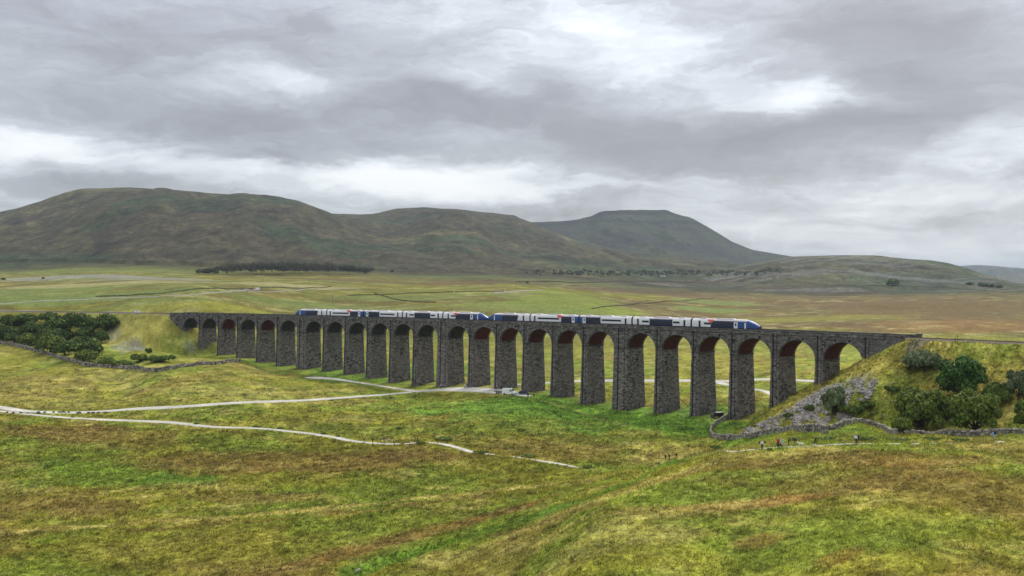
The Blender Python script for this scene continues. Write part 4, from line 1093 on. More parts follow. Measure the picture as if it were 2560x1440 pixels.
def make_blobs(kind, seed):
    g = random.Random(seed); out = []
    if kind == 'dome':            # wide wind-clipped dome, radius about 1, height about 1.05
        out.append((0, 0, .52, .72, .72, .46))
        for k in range(9):
            a = k * .7 + g.uniform(-.2, .2); r = g.uniform(.42, .62); out.append((r * math.cos(a), r * math.sin(a), g.uniform(.30, .62), g.uniform(.30, .42), g.uniform(.30, .42), g.uniform(.24, .36)))
    elif kind == 'round':
        out.append((0, 0, .85, .72, .72, .66))
        for k in range(11):
            a = k * 2.39; z = .35 + 1.05 * (k + .5) / 11; r = .66 * math.sqrt(max(.08, 1 - ((z - .85) / .85) ** 2)); out.append((r * math.cos(a), r * math.sin(a), z, g.uniform(.28, .38), g.uniform(.28, .38), g.uniform(.24, .34)))
    else:                          # low spreading scrub
        for k in range(8):
            a = k * 2.39; r = .75 * math.sqrt((k + .4) / 8); out.append((r * math.cos(a), r * math.sin(a), g.uniform(.2, .42), g.uniform(.28, .42), g.uniform(.28, .42), g.uniform(.18, .30)))
    return out
PROTO = {}
def proto(kind, pal, n, leaf, seed):
    key = (kind, id(pal), n, leaf, seed)
    if key not in PROTO:
        bl = make_blobs(kind, seed); PROTO[key] = (crown_mesh('crown', bl, n, leaf, pal, seed), trunk_mesh(bl, .35 if kind != 'scrub' else .12, .055, seed))
    return PROTO[key]
def plant(name, cat, label, u, v, wpx, hpx, kind, pal, n, leaf, seed, group, ymin=62, dz=0.0):
    """u, v: foot of the plant in the photo; wpx, hpx: size of its crown there"""
    x, y = hit(u, v, ymin); m = y / F; sx_, sz_ = wpx * m * .5, hpx * m / (1.02 if kind == 'dome' else 1.5 if kind == 'round' else .62)
    cm, tm = proto(kind, pal, n, leaf, seed)
    o = empty(name, (x, y, float(Zg(x, y)) - .15 * sz_ * .3 + dz), random.uniform(0, 6.28)); tag(o, label, cat, group)
    o.scale = (sx_, sx_, sz_)
    link('crown', cm, o); link('trunk', tm, o)
    return o
GL = 'dark windswept trees on the far embankment'
LT = [ # u of middle, v of foot, width, height, prototype, label
    (-30, 850, 90, 58, 0, 'dark tree cut off by the edge of the view, on the upper embankment'), (22, 822, 62, 36, 1, 'dark tree on the upper embankment nearest the edge of the view, below the lane'),
    (66, 812, 56, 30, 2, 'dark tree with a bumpy top breaking the line of the railway'), (124, 808, 58, 28, 0, 'dark tree at the railway line, third along the top of the embankment'),
    (178, 812, 54, 32, 1, 'dark tree at the railway line next to the biggest end tree'), (205, 828, 66, 46, 3, 'tall dark tree in the upper row, leaning over its neighbour'),
    (266, 827, 62, 45, 2, 'large dark round tree at the end of the upper row beside the bare slope'), (228, 826, 42, 34, 4, 'narrow dark tree squeezed between the two biggest of the upper row'),
    (140, 832, 66, 38, 4, 'dark green tree in the middle row behind the domed hawthorn'), (20, 848, 60, 34, 3, 'mid-green tree low on the embankment close to the edge of the view'),
    (78, 842, 66, 40, 1, 'dark tree in the middle of the embankment cluster'), (128, 846, 62, 36, 2, 'flat-topped tree standing above the pale domed bush'),
    (38, 858, 50, 28, 0, 'round green bush just behind the wall, nearest the edge of the view'), (72, 866, 54, 34, 4, 'round green bush behind the wall, second along it'),
    (214, 850, 50, 34, 0, 'bushy tree at the edge of the grey shale slope'), (255, 858, 34, 34, 3, 'small dull green tree leaning at the shale slope'),
    (142, 856, 76, 36, 3, 'pale domed tree in the middle of the cluster'), (128, 880, 78, 44, 1, 'broad light green dome behind the wall'),
    (160, 888, 50, 36, 2, 'small green bush between the two broad domes at the wall'), (210, 893, 96, 52, 0, 'broadest green dome of the cluster, above the bend of the wall'),
    (214, 905, 50, 32, 4, 'green bush in front of the broadest dome, touching the wall')]
for k, (u, v, w, h, p, lb) in enumerate(LT):
    plant('tree', 'tree', lb, u, v, w * 1.14, h * 1.06, 'dome', PAL_MID if p in (1, 4) and v > 850 else PAL_DARK, 2600, .085, 100 + p, GL, 300)
GS = 'low scrub below the far embankment'
for k, (u, v, w, h, lb) in enumerate([(258, 914, 66, 20, 'long low bush along the wall below the embankment'), (306, 916, 60, 17, 'low brownish bush along the wall, next to the long low bush'), (350, 903, 52, 19, 'low olive bush on the embankment foot'),
                                      (402, 905, 68, 19, 'flat dark bush on the grass before the first arches'), (372, 882, 18, 12, 'tiny dark bush on the bare embankment slope'), (458, 915, 24, 8, 'small green tuft of scrub in the grass before the first arches')]):
    plant('bush', 'bush', lb, u, v, w, h, 'scrub', PAL_DARK if k in (3, 4) else PAL_MID, 1700, .10, 130 + k % 2, GS, 300)
GR = 'bushes on the near embankment'
for (u, v, w, h, kind, pal, sd, lb, nm) in [
    (2306, 930, 96, 58, 'dome', PAL_GREY, 140, 'grey-green bush high on the near embankment just under the railway', 'bush'),
    (2404, 996, 124, 96, 'round', PAL_BRIGHT, 141, 'glossy dark green rounded tree halfway down the near embankment', 'tree'),
    (2300, 1082, 128, 104, 'round', PAL_MID, 142, 'large dull green tree at the foot of the slope beside the knoll', 'tree'),
    (2436, 1086, 128, 100, 'round', PAL_MID, 143, 'large dark green tree at the wall next to the hiker in blue', 'tree'),
    (2368, 1050, 90, 60, 'dome', PAL_DARK, 144, 'dark bush between the two large trees at the foot of the slope', 'bush'),
    (2256, 1086, 56, 44, 'dome', PAL_MID, 146, 'small bright bush at the knoll side of the large dull green tree', 'bush'),
    (2084, 1038, 62, 64, 'round', PAL_GREY, 145, 'pale grey-green bush standing in the middle of the scree', 'bush'),
    (2492, 1010, 80, 56, 'dome', PAL_DARK, 147, 'dark olive bush on the slope by the rubble', 'bush'),
    (2546, 1000, 60, 70, 'round', PAL_GREY, 148, 'grey-green bush on the slope at the edge of the view', 'bush'),
    (2575, 1082, 80, 74, 'round', PAL_MID, 149, 'yellow-green bush at the wall cut off by the edge of the view', 'bush'),
    (2454, 1012, 60, 30, 'scrub', PAL_DARK, 150, 'low dark scrub below the glossy round tree', 'bush'),
    (2130, 1034, 66, 22, 'scrub', PAL_DARK, 151, 'low dark scrub on the rubble beside the pale bush in the scree', 'bush'),
    (2170, 1020, 44, 18, 'scrub', PAL_DARK, 152, 'low dark scrub higher up the rubble', 'bush'),
    (2232, 980, 40, 16, 'scrub', PAL_DARK, 151, 'low scrub patch with stones in the middle of the near slope', 'bush'),
    (1970, 1044, 26, 12, 'scrub', PAL_DARK, 152, 'small dark clump growing on the scree edge below the last piers', 'bush'),
    (2022, 1026, 32, 14, 'scrub', PAL_DARK, 151, 'small dark clump in the middle of the scree', 'bush')]:
    plant(nm, nm, lb, u, v, w, h * 1.04, kind, pal, 8000 if w > 50 else 2200, .062 if w > 80 else .085, sd, GR, 100)
# rushes and dark clumps beside the paths
GC = 'dark rush clumps beside the paths'
for k, (u, v, w, h, where) in enumerate([(492, 1060, 16, 6, 'on the upper side of the narrow footpath where it first bends'), (640, 1068, 18, 6, 'at the footpath midway between the fork and the hikers'), (700, 1072, 22, 6, 'just past the middle of the narrow footpath'),
        (810, 1086, 14, 8, 'rising upright at the footpath before the hikers'), (846, 1092, 12, 6, 'tiny, next to the footpath close before the hikers'), (1110, 1098, 50, 7, 'wide, above the footpath stretch beyond the hikers'), (1200, 1133, 40, 9, 'below the descending footpath stretch'),
        (1320, 1143, 40, 9, 'over the short broken footpath stretch'), (1470, 1170, 30, 10, 'at the very end of the footpath'), (1500, 1165, 26, 9, 'just beyond the end of the footpath'), (1052, 1110, 24, 10, 'closing the gap after the two hikers walking close together'),
        (1788, 1122, 26, 12, 'at the start of the brow path below the curved wall'), (1840, 1118, 22, 8, 'behind the first stretch of the brow path'), (1905, 1112, 20, 9, 'behind the walker in a white top'), (1925, 1128, 14, 8, 'small, below the brow path by the walker in a white top'),
        (1990, 1106, 40, 10, 'behind the people with dogs'), (2070, 1104, 60, 12, 'behind the striding person in black'), (2160, 1104, 60, 14, 'tall, around the person in a long white top'), (2240, 1105, 60, 10, 'behind the second broken path strip, under the knoll'),
        (2330, 1104, 40, 12, 'below the large dull green tree'), (2400, 1106, 40, 10, 'between the large tree and the hiker in blue'), (1000, 1072, 20, 7, 'alone on the green moor above the hikers'), (830, 1002, 14, 5, 'on the edge of the wide stone track')]):
    plant('rush_clump', 'rush clump', 'dark rush clump ' + where, u, v - (3 if 1900 < u else 0), w, h * .7, 'scrub', PAL_MID, 700, .13, 160 + k % 2, GC, 100)
# far trees that can be told apart
GF = 'far trees on the moor edge'
for (u, v, w, h, lb) in [(2233, 714, 36, 19, 'lone dark round tree in the far field'), (2424, 713, 22, 9, 'small dark tree in the far row, nearest the lone tree'), (2458, 716, 30, 11, 'wide dark tree in the middle of the far row'),
                         (2478, 717, 18, 9, 'dark tree touching the wide one in the far row'), (2498, 719, 18, 8, 'last small dark tree of the far row'), (2556, 704, 20, 9, 'dark tree at the very edge of the view below the blue hill'),
                         (8, 700, 14, 6, 'tiny dark bush on the pale limestone at the edge of the view'), (108, 697, 9, 5, 'tiny dark bush on the pale limestone'), (980, 681, 9, 8, 'tiny dark bush beyond the end of the wood'),
                         (1318, 708, 10, 6, 'tiny dark bush at the bend of the far wall')]:
    plant('tree', 'tree', lb, u, v, w, h, 'dome', PAL_DARK, 900, .14, 170, GF, 600)
# the small wood and the scattered scrub on the limestone: masses
def mass(name, label, spots, pal, n, leaf, seed):
    Vs, Fs, Cs, k = [], [], [], 0
    for i, (x, y, w, h) in enumerate(spots):
        b = [(0, 0, h * .62, w * .5, w * .5, h * .40), (w * .2, -w * .1, h * .45, w * .36, w * .36, h * .34)]
        V, Fq, C = crown_arrays(b, n, leaf, pal, seed + i); V = V + np.array((x, y, float(Zg(x, y)))); Vs.append(V); Fs.append(Fq + k); Cs.append(C); k += len(V)
    o = link(name, mesh_np(name, np.vstack(Vs), np.vstack(Fs), M_LEAF, col=np.vstack(Cs))); tag(o, label, 'wood', None, 'stuff')
PAL_FAR = ((.030, .034, .020), (.055, .058, .034), (.095, .092, .052))
sp = []
for k in range(330):
    u = random.uniform(490, 925) if k % 6 else random.uniform(620, 880)
    edge = min(u - 484, 935 - u) / 220; q = random.uniform(0, 1)
    v = 689 - q * 5 + random.uniform(-1, 1) - (u - 480) * .004
    x, y = hit(u, v, 900); h = min(1, .45 + edge) * random.uniform(18, 32) * y / F
    sp.append((x, y + q * 40, h * random.uniform(.7, 1.1), h))
mass('wood', 'small dark conifer and birch wood on the limestone below the broad fell', sp, PAL_FAR, 90, .85, 500)
sp = []
for k in range(300):
    u = 1310 + 640 * random.betavariate(1.6, 1.1); v = 690 - 10 * random.random() + (u > 1900) * -6
    x, y = hit(u, v, 900); h = random.uniform(2.5, 9) * y / F; sp.append((x, y, h * random.uniform(1.0, 1.8), h))
mass('scrub', 'scattered dark scrub on the limestone under the flat-topped mountain', sp, PAL_FAR, 26, 1.3, 900)

# ------------------------------------------------------------------ scree and stones
M_ROCK = attr_mat('scree stone', [(1.4, .25, 1)], rough=.95, bump=(2.0, .5, .08))
def rock_arrays(n, g):
    ph = (1 + 5 ** .5) / 2
    V = np.array([(-1, ph, 0), (1, ph, 0), (-1, -ph, 0), (1, -ph, 0), (0, -1, ph), (0, 1, ph), (0, -1, -ph), (0, 1, -ph), (ph, 0, -1), (ph, 0, 1), (-ph, 0, -1), (-ph, 0, 1)], float); V /= np.linalg.norm(V[0])
    Fq = np.array([(0, 11, 5), (0, 5, 1), (0, 1, 7), (0, 7, 10), (0, 10, 11), (1, 5, 9), (5, 11, 4), (11, 10, 2), (10, 7, 6), (7, 1, 8), (3, 9, 4), (3, 4, 2), (3, 2, 6), (3, 6, 8), (3, 8, 9), (4, 9, 5), (2, 4, 11), (6, 2, 10), (8, 6, 7), (9, 8, 1)])
    VV_ = V[None] * g.uniform(.65, 1.15, (n, 12, 1))
    VV_ = np.sign(VV_) * np.abs(VV_) ** .8
    q = g.normal(size=(n, 3, 3)); Q, _ = np.linalg.qr(q)
    return np.einsum('nij,nkj->nki', Q, VV_ * g.uniform(.6, 1.25, (n, 1, 3))), Fq
def in_poly(u, v, poly):
    ins = np.zeros(len(u), bool); n = len(poly)
    for i in range(n):
        (x1, y1), (x2, y2) = poly[i], poly[(i + 1) % n]
        c = ((y1 > v) != (y2 > v)) & (u < (x2 - x1) * (v - y1) / (y2 - y1 + 1e-9) + x1); ins ^= c
    return ins
POLY = [(1852, 1086), (1862, 1072), (1905, 1056), (1950, 1040), (1990, 1014), (2040, 982), (2075, 965), (2120, 955), (2160, 948), (2192, 948), (2190, 972), (2170, 1000), (2120, 1010), (2110, 1030), (2180, 1040), (2196, 1052), (2140, 1056), (2100, 1060), (2060, 1064), (2000, 1066), (1940, 1076), (1890, 1086)]
g = np.random.default_rng(55)
uu, vv = g.uniform(1845, 2200, 26000), g.uniform(945, 1090, 26000)
k = in_poly(uu, vv, POLY); uu, vv = uu[k], vv[k]
den = fbm(uu / 30, vv / 18, 333, 3, .6); k = den > .46 + .09 * (uu > 2090) + .03 * (vv < 1000); uu, vv = uu[k], vv[k]
N_S = min(len(uu), 5200); uu, vv = uu[:N_S], vv[:N_S]
H = np.array([hit(a, b, 150) for a, b in zip(uu, vv)])
size = g.uniform(.16, .36, N_S) * (1 + 1.2 * (g.random(N_S) < .10))
ro, rf = rock_arrays(N_S, g)
zz_ = Zg(H[:, 0], H[:, 1])
RC0, RC1 = np.array((.15, .135, .12)), np.array((.44, .405, .37))
rc = RC0 + (RC1 - RC0) * (g.random((N_S, 1)) ** .9)
order = np.argsort(-size / H[:, 1]); big, rest = order[:260], order[260:]
Vr = ro[rest] * size[rest][:, None, None] + np.stack([H[rest, 0], H[rest, 1], zz_[rest] + size[rest] * .35], -1)[:, None]
me = mesh_np('scree', Vr.reshape(-1, 3), (rf[None] + (np.arange(len(rest)) * 12)[:, None, None]).reshape(-1, 3), M_ROCK, col=np.repeat(rc[rest], 12, 0))
tag(link('scree', me), 'pale grey scree of fallen stones spread below the near embankment', 'scree', None, 'stuff')
rock_me = []
for q in range(6):
    rr, _ = rock_arrays(1, g); c = RC0 + (RC1 - RC0) * (.25 + .12 * q); rock_me.append(mesh_np('stone', rr[0], rf, M_ROCK, col=np.tile(c, (12, 1))))
for n_, q in enumerate(big):
    o = link('stone', rock_me[n_ % 6], None, (H[q, 0], H[q, 1], zz_[q] + size[q] * .3), g.uniform(0, 6.28)); o.scale = (size[q] * g.uniform(.9, 1.2), size[q], size[q] * g.uniform(.7, 1))
    tag(o, 'pale grey angular stone lying loose on the scree below the near embankment', 'stone', 'loose stones on the scree')
for (u, v, s) in [(2231, 959, .55), (2259, 981, .5), (2270, 945, .4), (2186, 1034, .4), (2214, 1020, .35), (2230, 1003, .35), (2240, 1003, .3), (2200, 935, .3), (2243, 972, .4), (2210, 1040, .45), (2500, 960, .45), (2512, 956, .5), (2522, 952, .5), (2532, 947, .4), (2490, 968, .5), (2500, 975, .35), (2530, 1022, .45), (2545, 1022, .5), (2538, 1020, .4), (2496, 1024, .55)]:
    x, y = hit(u, v, 150); o = link('stone', rock_me[int(u) % 6], None, (x, y, float(Zg(x, y)) + s * .2), u); o.scale = (s * 1.1, s, s * .8)
    tag(o, 'pale stone half sunk in the grass of the near embankment slope', 'stone', 'stones in the embankment grass')
# kerb boulders between the two tracks, and the grey stone lying in the gully
M_DARKROCK = attr_mat('dark boulder', [(1.4, .3, 1)], rough=.95)
db = []
for q in range(4):
    rr, _ = rock_arrays(1, g); db.append(mesh_np('boulder', rr[0] * np.array((1, 1, .62)), rf, M_DARKROCK, col=np.tile(np.array((.07, .065, .055)) * (1 + .25 * q), (12, 1))))
NTH = ['first', 'second', 'third', 'fourth', 'fifth', 'sixth', 'seventh', 'eighth', 'ninth', 'tenth', 'eleventh', 'twelfth', 'thirteenth', 'fourteenth', 'fifteenth']
for q, u in enumerate([18, 34, 52, 70, 96, 112, 134, 150, 160, 172, 198, 222, 232, 246, 264]):
    v = 1030.5 + (u - 18) * .012 + random.uniform(-1, 1) + (3 if u < 120 else 0) * math.sin(u / 38); x, y = hit(u, v); s = random.uniform(.5, .85)
    o = link('boulder', db[q % 4], None, (x, y, float(Zg(x, y)) + .2), u); o.scale = (s * 1.5, s, s)
    tag(o, NTH[q] + ' dark boulder along the row edging the wide stone track', 'boulder', 'boulders edging the track')
for (u, v, s, lb) in [(894, 1428, .42, 'pale stone lying in the grass gully at the bottom of the view'), (182, 1044, .8, 'dark boulder beside the narrow footpath just past the fork')]:
    x, y = hit(u, v); o = link('boulder', rock_me[5] if u > 500 else db[1], None, (x, y, float(Zg(x, y)) + .1), 1.0); o.scale = (s * 1.3, s, s * .8); tag(o, lb, 'boulder')

# ------------------------------------------------------------------ vehicles
M_VWHITE = simple('white van paint', (.88, .88, .88), .3, .03, 2, spec=.5)
M_VBLACK = simple('black car paint', (.012, .013, .016), .25, .1, 2, spec=.5)
M_VNAVY = simple('dark blue car paint', (.02, .03, .06), .25, .1, 2, spec=.5)
M_TYRE = simple('black tyre', (.015, .015, .015), .85)
M_RIM = simple('grey wheel rim', (.35, .35, .36), .4, metal=.6)
M_SILVER = simple('silver car paint', (.55, .56, .58), .3, .04, 2, spec=.5)
M_PLASTIC = simple('dark grey bumper', (.04, .04, .042), .6)
M_REDLAMP = simple('red tail lamp', (.5, .02, .02), .3)
M_STEEL = simple('dull galvanised steel', (.22, .23, .24), .5, metal=.3)
def vehicle(name, cat, label, loc, rz, prof, wid, wheels, wr, paint, roofpaint, glass_side, screen, group=None, tumble=.10):
    """prof: side outline (x, z) clockwise from rear bottom; x forward"""
    o = empty(name, loc, rz); tag(o, label, cat, group)
    belt = max(z for x, z in prof) * .58
    rings = []
    for y, ins in ((-wid / 2 + .0, .06), (-wid / 2 + .04, .0), (wid / 2 - .04, 0), (wid / 2, .06)):
        r = []
        for (x, z) in prof:
            t = max(0, (z - belt)) / (max(p[1] for p in prof) - belt) if z > belt else 0
            yy = y * (1 - tumble * t); cx = sum(p[0] for p in prof) / len(prof)
            r.append((x - math.copysign(ins, x - cx) * 1.0, yy, z - (ins if z > belt else -ins * .3)))
        rings.append(r)
    top = max(z for x, z in prof)
    def mi(j, q):
        a, b = prof[q], prof[(q + 1) % len(prof)]
        return 1 if (a[1] > top * .9 and b[1] > top * .9 and j == 1) else 0
    mb = MB(); mb.loft(rings, True, mi); body = mb.build('body', [paint, roofpaint], o, (0, 0, 0), smooth=False)
    for side in (-1, 1):
        for poly in glass_side:
            m2 = MB(); k = []
            for (x, z) in poly:
                t = max(0, (z - belt)) / (top - belt); k.append((x, side * (wid / 2 * (1 - tumble * t) + .012), z))
            m2.v = k; m2.f = [tuple(range(len(k)))]; m2.mi = [0]; m2.build('window', M_GLASS, o)
        for wx in wheels:
            w = empty('wheel', (wx, side * (wid / 2 - .1), wr)); w.parent = o
            m2 = MB(); m2.tube([(0, -.11, 0), (0, .11, 0)], wr, 16); m2.build('tyre', M_TYRE, w)
            m2 = MB(); m2.tube([(0, -.125, 0), (0, .125, 0)], wr * .6, 12); m2.build('rim', M_RIM, w)
    for nm, (xa, za, xb, zb) in screen.items():
        m2 = MB(); nx, nz = (zb - za), -(xb - xa); l = math.hypot(nx, nz); nx, nz = nx / l * .015, nz / l * .015
        sg = 1 if nm == 'windscreen' else -1; nx, nz = abs(nx) * sg, abs(nz)
        ta, tb = [1 - tumble * max(0, z - belt) / (top - belt) for z in (za, zb)]; h = wid / 2 - .12
        m2.v = [(xa + nx, -h * ta, za + nz), (xa + nx, h * ta, za + nz), (xb + nx, h * tb, zb + nz), (xb + nx, -h * tb, zb + nz)]; m2.f = [(0, 1, 2, 3)]; m2.mi = [0]; m2.build(nm, M_GLASS, o)
    xf = max(p[0] for p in prof); xr = min(p[0] for p in prof)
    for y in (-wid * .36, wid * .36):
        m2 = MB(); m2.box((xf - .06, y, top * .40), (.16, .34, .16)); m2.build('headlight', M_LAMP, o)
        m2 = MB(); m2.box((xr + .03, y * 1.15, top * .42), (.10, .16, .34)); m2.build('tail_light', M_REDLAMP, o)
    for xx in (xf + .01, xr - .01):
        m2 = MB(); m2.box((xx, 0, top * .20 + .08), (.16, wid * .94, .24)); m2.build('bumper', M_PLASTIC, o)
    for y in (-1, 1):
        m2 = MB(); m2.box((screen['windscreen'][0] - .25, y * (wid / 2 + .1), screen['windscreen'][1] + .1), (.12, .2, .2)); m2.build('wing_mirror', paint if paint is not M_SILVER else M_PLASTIC, o)
    return o
VAN = [(-2.7, .35), (-2.75, 1.3), (-2.68, 2.35), (-2.45, 2.55), (.9, 2.6), (1.25, 2.45), (1.95, 1.42), (2.65, 1.12), (2.8, .8), (2.75, .35)]
VANG = [[(.55, 1.45), (1.0, 1.45), (1.0, 2.1), (.55, 2.1)], [(1.08, 1.45), (1.78, 1.42), (1.32, 2.12), (1.08, 2.12)]]
def at_ground(u, v, ymin=62): x, y = hit(u, v, ymin); return (x, y, float(Zg(x, y)) + .08)
loc = at_ground(1273, 987, 300)
vehicle('van', 'van', 'white panel van parked on the pale clearing below the piers', loc, R(-24), VAN, 2.0, (-1.7, 1.75), .36, M_VWHITE, M_VWHITE, VANG, {'windscreen': (1.93, 1.45, 1.28, 2.40), 'rear_window': (-2.74, 1.5, -2.7, 2.1)}, tumble=.12)
# flat trailer behind the van
lx, ly, lz = at_ground(1247, 983.5, 300)
o = empty('trailer', (lx, ly, lz), R(-24)); tag(o, 'low grey flatbed trailer parked behind the white van', 'trailer')
mb = MB(); mb.box((0, 0, .62), (3.4, 1.8, .12)); mb.box((2.2, 0, .55), (1.4, .12, .1)); mb.build('bed', M_STEEL, o)
for y in (-.88, .88): mb = MB(); mb.box((0, y, .85), (3.4, .05, .35)); mb.build('side_board', M_STEEL, o)
mb = MB(); mb.box((-1.68, 0, .85), (.05, 1.76, .35)); mb.build('tailboard', M_PLASTIC, o)
for x in (-.45, .45):
    for y in (-.98, .98):
        mb = MB(); mb.tube([(x, y - .1, .33), (x, y + .1, .33)], .33, 14); mb.build('wheel', M_TYRE, o)
HATCH = [(-2.0, .3), (-2.1, .85), (-1.85, 1.0), (-1.35, 1.42), (-.2, 1.48), (.35, 1.40), (1.05, .98), (1.95, .82), (2.1, .6), (2.05, .3)]
HATCHG = [[(-1.35, 1.0), (-.45, .98), (-.4, 1.36), (-1.1, 1.36)], [(-.35, .98), (.85, .98), (.3, 1.32), (-.3, 1.38)]]
HS = {'windscreen': (1.0, 1.0, .38, 1.38), 'rear_window': (-1.83, 1.02, -1.38, 1.38)}
vehicle('car', 'car', 'dark blue hatchback parked at a pier beside the white van', at_ground(1310, 986, 300), R(-22), HATCH, 1.75, (-1.3, 1.3), .32, M_VNAVY, M_VNAVY, HATCHG, HS)
OFF = [(-2.1, .55), (-2.15, 1.1), (-2.12, 1.75), (-1.95, 1.88), (.15, 1.92), (.38, 1.85), (.75, 1.18), (1.95, 1.12), (2.1, .95), (2.1, .55)]
OFFG = [[(-1.9, 1.18), (-1.1, 1.18), (-1.1, 1.72), (-1.85, 1.72)], [(-1.0, 1.18), (-.25, 1.18), (-.25, 1.74), (-1.0, 1.74)], [(-.17, 1.18), (.55, 1.18), (.3, 1.74), (-.17, 1.74)]]
o = vehicle('off_roader', 'off-road car', 'black four-wheel-drive with a pale roof parked on grass between the last tall piers', at_ground(1792, 1045, 260), R(196), OFF, 1.8, (-1.35, 1.35), .40, M_VBLACK, M_SILVER, OFFG, {'windscreen': (.74, 1.2, .4, 1.82), 'rear_window': (-2.15, 1.2, -2.12, 1.7)})
mb = MB(); mb.tube([(-2.15, -.24, 1.0), (-2.33, -.24, 1.0)], .36, 14); mb.build('spare_wheel', M_TYRE, o)
vehicle('van', 'van', 'white high-roofed van parked on the far lane', at_ground(641, 726.5, 560), R(186), VAN, 2.0, (-1.7, 1.75), .36, M_VWHITE, M_VWHITE, VANG, {'windscreen': (1.93, 1.45, 1.28, 2.40), 'rear_window': (-2.74, 1.5, -2.7, 2.1)})
vehicle('car', 'car', 'small white car parked on the far lane just behind the van', at_ground(615, 727, 560), R(184), HATCH, 1.75, (-1.3, 1.3), .32, M_VWHITE, M_VWHITE, HATCHG, HS)
# low white caravan far off
lx, ly, lz = at_ground(1658, 692.5, 900)
o = empty('caravan', (lx, ly, lz), R(4)); tag(o, 'tiny long white caravan far away at the edge of the scattered scrub', 'caravan')
mb = MB(); mb.loft([[(-6, y, .6), (-6.2, y, 2.0), (-5.6, y, 3.0), (5.6, y, 3.0), (6.2, y, 2.0), (6, y, .6)] for y in (-1.3, 1.3)]); mb.build('body', M_VWHITE, o)
for x in (-3.6, 0, 3.6): mb = MB(); mb.box((x, -1.31, 2.0), (1.8, .05, .8)); mb.build('window', M_GLASS, o)
for x in (-.6, .6): mb = MB(); mb.tube([(x, -1.2, .4), (x, -1.0, .4)], .4, 12); mb.build('wheel', M_TYRE, o)

